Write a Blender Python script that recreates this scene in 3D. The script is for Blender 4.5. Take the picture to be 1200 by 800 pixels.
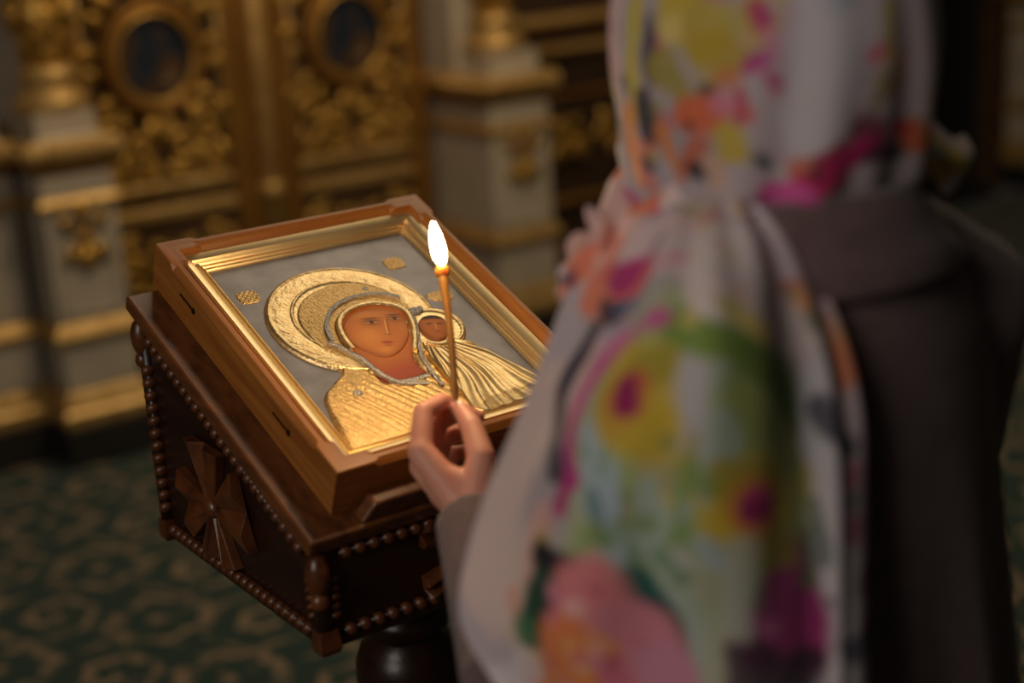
import bpy, bmesh, math, random
import numpy as np
from mathutils import Vector, Matrix, Euler

for o in list(bpy.data.objects):
    bpy.data.objects.remove(o)
scene = bpy.context.scene
COL = scene.collection
PI = math.pi

# ------------------------------------------------------------------ camera
YAW, PITCH, ROLL = math.radians(34.58), math.radians(16.68), math.radians(-3.516)
cam_data = bpy.data.cameras.new('camera')
cam = bpy.data.objects.new('camera', cam_data)
COL.objects.link(cam)
fw = Vector((math.sin(YAW) * math.cos(PITCH), math.cos(YAW) * math.cos(PITCH), -math.sin(PITCH)))
rt = Vector((math.cos(YAW), -math.sin(YAW), 0))
up = rt.cross(fw)
rt2 = math.cos(ROLL) * rt + math.sin(ROLL) * up
up2 = -math.sin(ROLL) * rt + math.cos(ROLL) * up
M = Matrix((rt2, up2, -fw)).transposed().to_4x4()
M.translation = (-0.6604, -1.2776, 1.7026)
cam.matrix_world = M
cam_data.sensor_width = 36
cam_data.lens = 1799.5 / 1200 * 36
cam_data.clip_start = 0.05
cam_data.dof.use_dof = True
cam_data.dof.focus_distance = 1.74
cam_data.dof.aperture_fstop = 1.65
scene.camera = cam

# ------------------------------------------------------------------ world, lamps, exposure
world = bpy.data.worlds.new('world')
scene.world = world
world.use_nodes = True
bg = world.node_tree.nodes['Background']
bg.inputs[0].default_value = (1.0, 0.85, 0.68, 1)
bg.inputs[1].default_value = 0.014
scene.view_settings.view_transform = 'Standard'
scene.view_settings.look = 'None'
scene.view_settings.gamma = 1
scene.view_settings.use_curve_mapping = False
scene.view_settings.exposure = 0.0


def area(name, loc, target, size, power, color, size_y=None, shape='RECTANGLE'):
    d = bpy.data.lights.new(name, 'AREA')
    d.shape = shape
    d.size = size
    if size_y:
        d.size_y = size_y
    d.energy = power
    d.color = color
    o = bpy.data.objects.new(name, d)
    COL.objects.link(o)
    o.location = loc
    o.rotation_euler = (Vector(target) - Vector(loc)).to_track_quat('-Z', 'Y').to_euler()
    return o


area('window_light', (-2.7, -1.0, 2.7), (0.1, -0.3, 1.25), 1.3, 33, (1.0, 0.88, 0.77), 2.0)
area('chandelier_light', (2.3, 2.0, 4.2), (0.6, 0.6, 0.5), 2.4, 30, (1.0, 0.80, 0.54), shape='DISK')
area('screen_fill', (1.75, 1.5, 2.9), (2.1, 3.6, 0.9), 0.8, 25, (1.0, 0.76, 0.46), shape='DISK')  # added fill to brighten the icon screen, no lamp hangs there

# ------------------------------------------------------------------ materials
MATS = {}


def new_mat(name):
    m = bpy.data.materials.new(name)
    m.use_nodes = True
    MATS[name] = m
    return m, m.node_tree.nodes, m.node_tree.links, m.node_tree.nodes['Principled BSDF']


def mat(name, c1, c2=None, rough=0.5, metal=0.0, scale=(8, 8, 8), bump=0.0, bscale=60, coat=0.0, sub=0.0,
        detail=4, rough2=None, sheen=0.0, contrast=(0.35, 0.65), bdetail=3, wave=None):
    m, N, L, P = new_mat(name)
    tc = N.new('ShaderNodeTexCoord')
    P.inputs['Roughness'].default_value = rough
    P.inputs['Metallic'].default_value = metal
    P.inputs['Coat Weight'].default_value = coat
    P.inputs['Coat Roughness'].default_value = 0.15
    P.inputs['Subsurface Weight'].default_value = sub
    P.inputs['Subsurface Radius'].default_value = (0.012, 0.004, 0.002)
    P.inputs['Subsurface Scale'].default_value = 1.0
    P.inputs['Sheen Weight'].default_value = sheen
    P.inputs['Base Color'].default_value = (*c1, 1)
    mp = N.new('ShaderNodeMapping')
    mp.inputs['Scale'].default_value = scale
    L.new(tc.outputs['Object'], mp.inputs['Vector'])
    if c2:
        nz = N.new('ShaderNodeTexNoise')
        nz.inputs['Scale'].default_value = 1
        nz.inputs['Detail'].default_value = detail
        L.new(mp.outputs[0], nz.inputs['Vector'])
        cr = N.new('ShaderNodeValToRGB')
        cr.color_ramp.elements[0].position = contrast[0]
        cr.color_ramp.elements[1].position = contrast[1]
        cr.color_ramp.elements[0].color = (*c1, 1)
        cr.color_ramp.elements[1].color = (*c2, 1)
        L.new(nz.outputs[0], cr.inputs[0])
        L.new(cr.outputs[0], P.inputs['Base Color'])
        if rough2 is not None:
            mr = N.new('ShaderNodeMapRange')
            mr.inputs[3].default_value = rough
            mr.inputs[4].default_value = rough2
            L.new(nz.outputs[0], mr.inputs[0])
            L.new(mr.outputs[0], P.inputs['Roughness'])
    if bump:
        b = N.new('ShaderNodeBump')
        b.inputs['Strength'].default_value = bump
        b.inputs['Distance'].default_value = 0.002
        n2 = N.new('ShaderNodeTexNoise')
        n2.inputs['Scale'].default_value = bscale
        n2.inputs['Detail'].default_value = bdetail
        L.new(tc.outputs['Object'], n2.inputs['Vector'])
        L.new(n2.outputs[0], b.inputs['Height'])
        L.new(b.outputs[0], P.inputs['Normal'])
    return m


def attr_mat(name, rough=0.7, metal=0.0, sheen=0.0, bump=0.0, bscale=200, coat=0.0):
    m, N, L, P = new_mat(name)
    a = N.new('ShaderNodeAttribute')
    a.attribute_name = 'paint'
    L.new(a.outputs['Color'], P.inputs['Base Color'])
    P.inputs['Roughness'].default_value = rough
    P.inputs['Metallic'].default_value = metal
    P.inputs['Sheen Weight'].default_value = sheen
    P.inputs['Coat Weight'].default_value = coat
    if bump:
        tc = N.new('ShaderNodeTexCoord')
        b = N.new('ShaderNodeBump')
        b.inputs['Strength'].default_value = bump
        b.inputs['Distance'].default_value = 0.001
        n2 = N.new('ShaderNodeTexNoise')
        n2.inputs['Scale'].default_value = bscale
        L.new(tc.outputs['Object'], n2.inputs['Vector'])
        L.new(n2.outputs[0], b.inputs['Height'])
        L.new(b.outputs[0], P.inputs['Normal'])
    return m


GILT = mat('gilt carving', (0.66, 0.40, 0.095), (0.36, 0.19, 0.035), rough=0.36, metal=0.75, scale=(30, 30, 30), bump=0.3, bscale=90)
GILT_L = mat('pale gilt moulding', (0.62, 0.40, 0.15), (0.45, 0.27, 0.08), rough=0.45, metal=0.5, scale=(20, 20, 20), bump=0.2, bscale=60)
GILT_D = mat('brown gilt board', (0.30, 0.14, 0.025), (0.22, 0.10, 0.018), rough=0.5, metal=0.55, scale=(6, 6, 6))
RECESS = mat('dark bole ground', (0.045, 0.020, 0.006), (0.09, 0.042, 0.01), rough=0.75, scale=(12, 12, 12))
WHITE = mat('cream painted wood', (0.50, 0.43, 0.34), (0.42, 0.36, 0.28), rough=0.5, scale=(5, 5, 5), bump=0.1, bscale=20)
PLINTH = mat('black plinth paint', (0.008, 0.007, 0.006), (0.012, 0.010, 0.009), rough=0.7)
DARKP = mat('dark panel wood', (0.05, 0.025, 0.012), (0.03, 0.015, 0.008), rough=0.6, scale=(3, 3, 20))
BLACK = mat('dark doorway paint', (0.006, 0.005, 0.005), (0.009, 0.008, 0.008), rough=0.9)
WOOD_X = mat('frame wood along rail', (0.40, 0.150, 0.026), (0.27, 0.088, 0.014), rough=0.48, scale=(6, 90, 90), coat=0.05, bump=0.05, bscale=300)
WOOD_Y = mat('frame wood along stile', (0.40, 0.150, 0.026), (0.27, 0.088, 0.014), rough=0.48, scale=(90, 6, 90), coat=0.05, bump=0.05, bscale=300)
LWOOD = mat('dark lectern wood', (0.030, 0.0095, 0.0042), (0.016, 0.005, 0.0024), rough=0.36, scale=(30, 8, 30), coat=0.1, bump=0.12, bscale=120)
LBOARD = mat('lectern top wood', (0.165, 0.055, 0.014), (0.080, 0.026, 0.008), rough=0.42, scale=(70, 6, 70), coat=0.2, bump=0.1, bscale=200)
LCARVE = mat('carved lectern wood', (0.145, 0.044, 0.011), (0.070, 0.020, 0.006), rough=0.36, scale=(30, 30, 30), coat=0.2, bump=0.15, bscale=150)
LINER = mat('gilded liner', (0.90, 0.71, 0.40), (0.84, 0.63, 0.33), rough=0.33, metal=0.82, scale=(14, 14, 14))
SILVER = mat('silver plate', (0.245, 0.232, 0.240), (0.185, 0.172, 0.180), rough=0.42, metal=0.85, scale=(25, 25, 25), bump=0.08, bscale=70, rough2=0.46)
SILVER_B = mat('silver border', (0.64, 0.62, 0.60), (0.42, 0.40, 0.38), rough=0.34, metal=1.0, scale=(420, 420, 420), bump=1.0, bscale=520)
GOLD_S = mat('stippled gold', (0.84, 0.60, 0.27), (0.66, 0.42, 0.16), rough=0.36, metal=0.95, scale=(300, 300, 300), bump=0.50, bscale=620, rough2=0.40)
GOLD_E = mat('engraved gold', (0.88, 0.69, 0.38), (0.74, 0.52, 0.24), rough=0.34, metal=0.95, scale=(90, 90, 90), bump=0.42, bscale=330, rough2=0.40, bdetail=2)
GOLD_P = mat('smooth gold', (0.88, 0.68, 0.36), (0.78, 0.56, 0.26), rough=0.34, metal=0.95, scale=(60, 60, 60), bump=0.15, bscale=200)
IRON = mat('dark iron', (0.03, 0.022, 0.016), rough=0.5, metal=0.6)
PAINTED = attr_mat('icon paint', rough=0.6)
SCARF = attr_mat('printed scarf cloth', rough=0.85, sheen=0.15, bump=0.15, bscale=500)
COAT = mat('mauve brown wool', (0.148, 0.090, 0.094), (0.116, 0.071, 0.074), rough=0.95, scale=(60, 60, 60), sheen=0.25, bump=0.35, bscale=500)
SKIN = mat('skin', (0.74, 0.35, 0.245), (0.68, 0.29, 0.20), rough=0.5, sub=0.25, scale=(30, 30, 30), bump=0.06, bscale=400)
NAIL = mat('nail', (0.66, 0.36, 0.29), rough=0.25, coat=0.4)
HAIR = mat('brown hair', (0.07, 0.04, 0.02), (0.04, 0.02, 0.01), rough=0.55, scale=(60, 60, 8))
SHOE = mat('black leather', (0.015, 0.013, 0.012), rough=0.4)
WAX = mat('beeswax', (0.36, 0.165, 0.022), (0.28, 0.12, 0.014), rough=0.42, sub=0.25, scale=(40, 40, 40))
GLOW_WAX = mat('glow tinted wax', (0.90, 0.42, 0.06), (0.85, 0.36, 0.04), rough=0.25, sub=0.6)  # bright orange puts the flame's glow into the tip colour
EYE = mat('eye white', (0.7, 0.66, 0.62), rough=0.25)
IRIS = mat('iris', (0.05, 0.035, 0.02), rough=0.2)
LIP = mat('lip', (0.45, 0.16, 0.13), rough=0.45)

m, N, L, P = new_mat('candle flame')
em = N.new('ShaderNodeEmission')
em.inputs[0].default_value = (1.0, 0.74, 0.40, 1)
em.inputs[1].default_value = 40
L.new(em.outputs[0], N['Material Output'].inputs['Surface'])
FLAME = m

m, N, L, P = new_mat('medallion painting')
tc = N.new('ShaderNodeTexCoord')
nz = N.new('ShaderNodeTexNoise')
nz.inputs['Scale'].default_value = 9
L.new(tc.outputs['Object'], nz.inputs['Vector'])
cr = N.new('ShaderNodeValToRGB')
for pos, c in ((0.32, (0.006, 0.010, 0.018)), (0.48, (0.014, 0.022, 0.038)), (0.56, (0.06, 0.03, 0.012)), (0.70, (0.11, 0.06, 0.03))):
    e = cr.color_ramp.elements.new(pos)
    e.color = (*c, 1)
L.new(nz.outputs[0], cr.inputs[0])
L.new(cr.outputs[0], P.inputs['Base Color'])
P.inputs['Roughness'].default_value = 0.4
MEDAL = m


def carpet_material():
    m, N, L, P = new_mat('scroll carpet')
    tc = N.new('ShaderNodeTexCoord')

    def math_(op, a, b=None, c=None):
        n = N.new('ShaderNodeMath')
        n.operation = op
        for i, v in enumerate((a, b, c)):
            if v is None:
                continue
            if isinstance(v, (int, float)):
                n.inputs[i].default_value = v
            else:
                L.new(v, n.inputs[i])
        return n.outputs[0]

    nz = N.new('ShaderNodeTexNoise')
    nz.inputs['Scale'].default_value = 14
    nz.inputs['Detail'].default_value = 3
    L.new(tc.outputs['Object'], nz.inputs['Vector'])
    mixv = N.new('ShaderNodeVectorMath')
    mixv.operation = 'MULTIPLY_ADD'
    mixv.inputs[1].default_value = (0.03, 0.03, 0.0)
    L.new(nz.outputs['Color'], mixv.inputs[0])
    L.new(tc.outputs['Object'], mixv.inputs[2])
    sep = N.new('ShaderNodeSeparateXYZ')
    L.new(mixv.outputs[0], sep.inputs[0])

    def medallion(period, ox, oy, freq, swirl, petals):
        x = math_('SUBTRACT', math_('FRACT', math_('DIVIDE', math_('ADD', sep.outputs[0], ox), period)), 0.5)
        y = math_('SUBTRACT', math_('FRACT', math_('DIVIDE', math_('ADD', sep.outputs[1], oy), period)), 0.5)
        r = math_('SQRT', math_('ADD', math_('MULTIPLY', x, x), math_('MULTIPLY', y, y)))
        th = math_('ARCTAN2', y, x)
        wob = math_('MULTIPLY', math_('SINE', math_('MULTIPLY', th, petals)), 0.5)
        ph = math_('ADD', math_('ADD', math_('MULTIPLY', r, freq), math_('MULTIPLY', th, swirl)), wob)
        s = math_('COSINE', ph)
        fall = math_('SUBTRACT', 1.0, math_('MULTIPLY', r, 1.25))
        return math_('MULTIPLY', s, fall)

    a = medallion(0.40, 0.03, 0.08, 21, 0.0, 8)
    b = medallion(0.40, 0.23, 0.28, 26, 1.0, 6)
    v = N.new('ShaderNodeTexVoronoi')
    v.inputs['Scale'].default_value = 21
    L.new(mixv.outputs[0], v.inputs['Vector'])
    leaf = math_('MULTIPLY', math_('SUBTRACT', 0.42, v.outputs['Distance']), 0.9)
    tot = math_('ADD', math_('MAXIMUM', a, b), math_('MULTIPLY', leaf, 0.7))
    cr = N.new('ShaderNodeValToRGB')
    cr.color_ramp.elements[0].position = 0.28
    cr.color_ramp.elements[0].color = (0.005, 0.027, 0.019, 1)
    cr.color_ramp.elements[1].position = 0.62
    cr.color_ramp.elements[1].color = (0.215, 0.150, 0.088, 1)
    L.new(tot, cr.inputs[0])
    L.new(cr.outputs[0], P.inputs['Base Color'])
    P.inputs['Roughness'].default_value = 0.95
    P.inputs['Sheen Weight'].default_value = 0.1
    n2 = N.new('ShaderNodeTexNoise')
    n2.inputs['Scale'].default_value = 260
    L.new(tc.outputs['Object'], n2.inputs['Vector'])
    bp = N.new('ShaderNodeBump')
    bp.inputs['Strength'].default_value = 0.6
    bp.inputs['Distance'].default_value = 0.004
    L.new(n2.outputs[0], bp.inputs['Height'])
    L.new(bp.outputs[0], P.inputs['Normal'])
    return m


CARPET = carpet_material()


# ------------------------------------------------------------------ mesh helpers
class MB:
    def __init__(self):
        self.v = []
        self.f = []

    def add(self, verts, faces):
        o = len(self.v)
        self.v += [tuple(map(float, q)) for q in verts]
        self.f += [tuple(i + o for i in f) for f in faces]
        return self

    def box(self, a, b):
        (x0, y0, z0), (x1, y1, z1) = a, b
        return self.add([(x0, y0, z0), (x1, y0, z0), (x1, y1, z0), (x0, y1, z0), (x0, y0, z1), (x1, y0, z1), (x1, y1, z1), (x0, y1, z1)],
                        [(3, 2, 1, 0), (4, 5, 6, 7), (0, 1, 5, 4), (1, 2, 6, 5), (2, 3, 7, 6), (3, 0, 4, 7)])

    def rect_stack(self, x0, x1, y0, y1, prof):
        """stacked rectangles: prof = [(offset, z)]"""
        vs, fs = [], []
        for off, z in prof:
            vs += [(x0 - off, y0 - off, z), (x1 + off, y0 - off, z), (x1 + off, y1, z), (x0 - off, y1, z)]
        n = len(prof)
        for i in range(n - 1):
            for k in range(4):
                a, b = i * 4 + k, i * 4 + (k + 1) % 4
                fs.append((a, b, b + 4, a + 4))
        fs.append((3, 2, 1, 0))
        fs.append(tuple(4 * (n - 1) + k for k in range(4)))
        return self.add(vs, fs)

    def lathe(self, c, prof, n=32):
        vs, fs = [], []
        for r, z in prof:
            for k in range(n):
                a = 2 * PI * k / n
                vs.append((c[0] + r * math.cos(a), c[1] + r * math.sin(a), c[2] + z))
        for i in range(len(prof) - 1):
            for k in range(n):
                a, b = i * n + k, i * n + (k + 1) % n
                fs.append((a, b, b + n, a + n))
        fs.append(tuple(range(n))[::-1])
        fs.append(tuple((len(prof) - 1) * n + k for k in range(n)))
        return self.add(vs, fs)

    def tube(self, path, rad, n=8, flat=None):
        pts = [Vector(q) for q in path]
        rads = rad if isinstance(rad, (list, tuple)) else [rad] * len(pts)
        vs, fs = [], []
        ref = None
        for i, q in enumerate(pts):
            t = (pts[min(i + 1, len(pts) - 1)] - pts[max(i - 1, 0)]).normalized()
            if ref is None:
                ref = Vector((0, 0, 1)) if abs(t.z) < 0.9 else Vector((0, 1, 0))
                if flat is not None:
                    ref = Vector(flat)
            a = (ref - t * ref.dot(t)).normalized()
            ref = a if flat is None else ref
            b = t.cross(a)
            for k in range(n):
                an = 2 * PI * k / n
                vs.append(q + (a * math.cos(an) + b * math.sin(an)) * rads[i])
        for i in range(len(pts) - 1):
            for k in range(n):
                a, b = i * n + k, i * n + (k + 1) % n
                fs.append((a, b, b + n, a + n))
        fs.append(tuple(range(n))[::-1])
        fs.append(tuple((len(pts) - 1) * n + k for k in range(n)))
        return self.add(vs, fs)

    def ball(self, c, r, seg=12, ring=8, rot=None):
        if isinstance(r, (int, float)):
            r = (r, r, r)
        vs, fs = [], []
        for i in range(ring + 1):
            th = PI * i / ring
            for k in range(seg):
                a = 2 * PI * k / seg
                q = Vector((r[0] * math.sin(th) * math.cos(a), r[1] * math.sin(th) * math.sin(a), r[2] * math.cos(th)))
                if rot is not None:
                    q = rot @ q
                vs.append((c[0] + q.x, c[1] + q.y, c[2] + q.z))
        for i in range(ring):
            for k in range(seg):
                a, b = i * seg + k, i * seg + (k + 1) % seg
                fs.append((a, a + seg, b + seg, b))
        return self.add(vs, fs)

    def capsule(self, a, b, ra, rb, seg=14):
        a, b = Vector(a), Vector(b)
        d = b - a
        Ln = d.length
        d = d / max(Ln, 1e-6)
        ref = Vector((0, 0, 1)) if abs(d.z) < 0.9 else Vector((1, 0, 0))
        u = d.cross(ref).normalized()
        w = d.cross(u)
        prof = []
        for i in range(6):
            t = PI / 2 * i / 5
            prof.append((-ra * math.cos(t), ra * math.sin(t)))
        for i in range(6):
            t = PI / 2 * i / 5
            prof.append((Ln + rb * math.sin(t), rb * math.cos(t)))
        vs, fs = [], []
        for s, r in prof:
            for k in range(seg):
                an = 2 * PI * k / seg
                vs.append(a + d * s + (u * math.cos(an) + w * math.sin(an)) * max(r, 1e-5))
        for i in range(len(prof) - 1):
            for k in range(seg):
                q, e = i * seg + k, i * seg + (k + 1) % seg
                fs.append((q, e, e + seg, q + seg))
        return self.add(vs, fs)

    def loft(self, rings, close=True):
        n = len(rings[0])
        vs, fs = [], []
        for r in rings:
            vs += r
        for i in range(len(rings) - 1):
            for k in range(n):
                a, b = i * n + k, i * n + (k + 1) % n
                fs.append((a, b, b + n, a + n))
        if close:
            fs.append(tuple(range(n))[::-1])
            fs.append(tuple((len(rings) - 1) * n + k for k in range(n)))
        return self.add(vs, fs)

    def prism(self, poly, axis_fn, h0, h1):
        """poly of 2D points, axis_fn(a, b, h) -> 3D"""
        n = len(poly)
        vs = [axis_fn(a, b, h0) for a, b in poly] + [axis_fn(a, b, h1) for a, b in poly]
        fs = [tuple(range(n))[::-1], tuple(range(n, 2 * n))]
        for k in range(n):
            fs.append((k, (k + 1) % n, n + (k + 1) % n, n + k))
        return self.add(vs, fs)

    def mesh(self, name, material, smooth=False, fix=True):
        me = bpy.data.meshes.new(name)
        me.from_pydata(self.v, [], self.f)
        if fix:
            bm = bmesh.new()
            bm.from_mesh(me)
            bmesh.ops.remove_doubles(bm, verts=bm.verts, dist=1e-6)
            bmesh.ops.recalc_face_normals(bm, faces=bm.faces)
            bm.to_mesh(me)
            bm.free()
        if smooth:
            me.polygons.foreach_set('use_smooth', [True] * len(me.polygons))
        if material:
            me.materials.append(material)
        me.update()
        return me


def tag(o, label=None, cat=None, group=None, kind=None):
    for k, v in (('label', label), ('category', cat), ('group', group), ('kind', kind)):
        if v:
            o[k] = v
    return o


def link(name, me, parent=None, loc=None):
    o = bpy.data.objects.new(name, me)
    COL.objects.link(o)
    if parent:
        o.parent = parent
    if loc is not None:
        o.location = loc
    return o


def empty(name, loc, rot=(0, 0, 0)):
    o = bpy.data.objects.new(name, None)
    o.empty_display_size = 0.05
    COL.objects.link(o)
    o.location = loc
    o.rotation_euler = rot
    return o


def base_of(parent):
    """world offset of a translation-only parent chain"""
    v = Vector((0, 0, 0))
    while parent is not None:
        v += parent.location
        parent = parent.parent
    return v


def part(name, mb, material, parent=None, smooth=False, bevel=0.0, bseg=2, angle=None):
    """mb in world coordinates, parents are translation-only"""
    off = base_of(parent)
    mb.v = [(x - off.x, y - off.y, z - off.z) for x, y, z in mb.v]
    o = link(name, mb.mesh(name, material, smooth), parent)
    finish(o, bevel, bseg, angle)
    return o


def finish(o, bevel=0.0, bseg=2, angle=None):
    if bevel:
        b = o.modifiers.new('bevel', 'BEVEL')
        b.width = bevel
        b.segments = bseg
        b.limit_method = 'ANGLE'
        b.angle_limit = math.radians(40)
    if angle:
        o.data.polygons.foreach_set('use_smooth', [True] * len(o.data.polygons))
        bm = bmesh.new()
        bm.from_mesh(o.data)
        for e in bm.edges:
            if len(e.link_faces) == 2 and e.calc_face_angle(0) > math.radians(angle):
                e.smooth = False
        bm.to_mesh(o.data)
        bm.free()


def remeshed(name, mb, material, voxel, smooth=6, factor=0.5):
    me = mb.mesh(name + '_raw', None, False)
    o = bpy.data.objects.new(name + '_tmp', me)
    COL.objects.link(o)
    r = o.modifiers.new('r', 'REMESH')
    r.mode = 'VOXEL'
    r.voxel_size = voxel
    s = o.modifiers.new('s', 'SMOOTH')
    s.iterations = smooth
    s.factor = factor
    dg = bpy.context.evaluated_depsgraph_get()
    out = bpy.data.meshes.new_from_object(o.evaluated_get(dg))
    bpy.data.objects.remove(o)
    out.name = name
    out.materials.clear()
    if material:
        out.materials.append(material)
    out.polygons.foreach_set('use_smooth', [True] * len(out.polygons))
    return out


def vnoise(P, freq, seed=0):
    """cheap smooth 3D noise in numpy, -1..1"""
    rng = np.random.RandomState(seed)
    out = np.zeros(len(P))
    for i in range(6):
        d = rng.randn(3)
        d = d / np.linalg.norm(d) * freq * (0.6 + 0.9 * rng.rand())
        e = rng.randn(3)
        e = e / np.linalg.norm(e) * freq * 0.7
        out += np.sin(P @ d + rng.rand() * 6.28 + 1.3 * np.sin(P @ e + rng.rand() * 6.28))
    return out / 3.5


def set_paint(me, cols):
    at = me.color_attributes.new('paint', 'FLOAT_COLOR', 'POINT')
    buf = np.ones((len(me.vertices), 4), dtype=np.float32)
    buf[:, :3] = cols
    at.data.foreach_set('color', buf.ravel())


def srgb(r, g, b):
    f = lambda c: (c / 255 / 12.92) if c / 255 <= 0.04045 else ((c / 255 + 0.055) / 1.055) ** 2.4
    return np.array([f(r), f(g), f(b)])


# ------------------------------------------------------------------ floor and dark surroundings
mb = MB()
mb.box((-5, -5, -0.05), (9, 3.62, 0.0))
tag(part('floor', mb, CARPET), 'dark green carpet with beige scrolling leaf medallions', 'carpet', kind='structure')

mb = MB()
mb.box((-5, 3.80, 0.0), (5.05, 3.95, 4.2))
mb.box((5.05, 3.80, 2.3), (6.02, 3.95, 4.2))
mb.box((6.02, 3.80, 0.0), (9, 3.95, 4.2))
tag(part('wall_back', mb, RECESS), 'dark wooden backing wall of the gilded icon screen', 'wall', kind='structure')
mb = MB()
mb.box((5.05, 5.0, 0.0), (6.02, 5.05, 2.3))
mb.box((5.00, 3.95, 0.0), (5.05, 5.05, 2.3))
mb.box((6.02, 3.95, 0.0), (6.07, 5.05, 2.3))
mb.box((5.00, 3.95, 2.3), (6.07, 5.05, 2.35))
mb.box((5.05, 3.81, -0.05), (6.02, 5.05, 0.0))
tag(part('dark_void', mb, BLACK), 'added black doorway in the icon screen behind the woman', 'void', kind='structure')  # added black recess that stands for the unlit dark at this end

# ------------------------------------------------------------------ carved ornament prototypes (in the XZ plane, facing -Y)
random.seed(4)


def scroll_mesh(turns, name):
    mb = MB()
    path, rad = [], []
    n = 26
    for i in range(n):
        t = i / (n - 1)
        r = 0.012 + 0.47 * (1 - t) ** 0.85
        a = turns * 2 * PI * t
        path.append((r * math.cos(a), -0.10 - 0.10 * math.sin(PI * t), r * math.sin(a)))
        rad.append(0.045 + 0.075 * math.sin(PI * min(1, 0.25 + t * 0.8)))
    mb.tube(path, rad, 6)
    mb.ball(path[-1], 0.13, 8, 6)
    for i in (3, 7, 11):
        q = path[i]
        an = turns * 2 * PI * i / (n - 1)
        mb.ball((q[0] * 1.28, q[1], q[2] * 1.28), (0.17, 0.08, 0.10), 8, 5, Matrix.Rotation(-an - 0.9, 3, 'Y'))
    return mb.mesh(name, GILT, True)


def leaf_mesh(name):
    mb = MB()
    vs, fs = [], []
    n = 9
    for i in range(n):
        t = i / (n - 1)
        w = 0.24 * math.sin(PI * (t * 0.93 + 0.05)) ** 0.8 * (1 + 0.18 * math.sin(t * 18))
        y = -0.06 - 0.22 * math.sin(PI * t * 0.9)
        for s, dy in ((-1, 0.05), (-0.5, -0.03), (0, 0.02), (0.5, -0.03), (1, 0.05)):
            vs.append((s * w, y + dy, t))
    for i in range(n - 1):
        for k in range(4):
            a = i * 5 + k
            fs.append((a, a + 1, a + 6, a + 5))
    mb.add(vs, fs)
    bk = [(x, 0.02, z) for x, y, z in vs]
    mb.add(bk, [f[::-1] for f in fs])
    o = len(vs)
    rim = [i * 5 for i in range(n)] + [(n - 1) * 5 + k for k in range(1, 5)] + [i * 5 + 4 for i in range(n - 2, -1, -1)] + [3, 2, 1]
    for i in range(len(rim)):
        a, b = rim[i], rim[(i + 1) % len(rim)]
        mb.f.append((a, b, b + o, a + o))
    return mb.mesh(name, GILT, True)


def rosette_mesh(name):
    mb = MB()
    for k in range(6):
        a = k * PI / 3
        mb.ball((0.32 * math.cos(a), -0.08, 0.32 * math.sin(a)), (0.25, 0.12, 0.16), 8, 6, Matrix.Rotation(-a, 3, 'Y'))
    mb.ball((0, -0.15, 0), 0.17, 8, 6)
    return mb.mesh(name, GILT, True)


SCROLL_A = scroll_mesh(1.6, 'scroll')
LEAF = leaf_mesh('leaf')
ROSE = rosette_mesh('rosette')


def orn(kind, me, parent, x, z, y, size, ang=0.0, flip=False, depth=1.0):
    o = link(kind, me, parent)
    off = base_of(parent)
    o.location = (x - off.x, y - off.y, z - off.z)
    o.rotation_euler = (0, ang, 0)
    o.scale = (-size if flip else size, size * depth, size)
    return o


# ------------------------------------------------------------------ royal doors
DOOR_Y = 3.70


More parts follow.
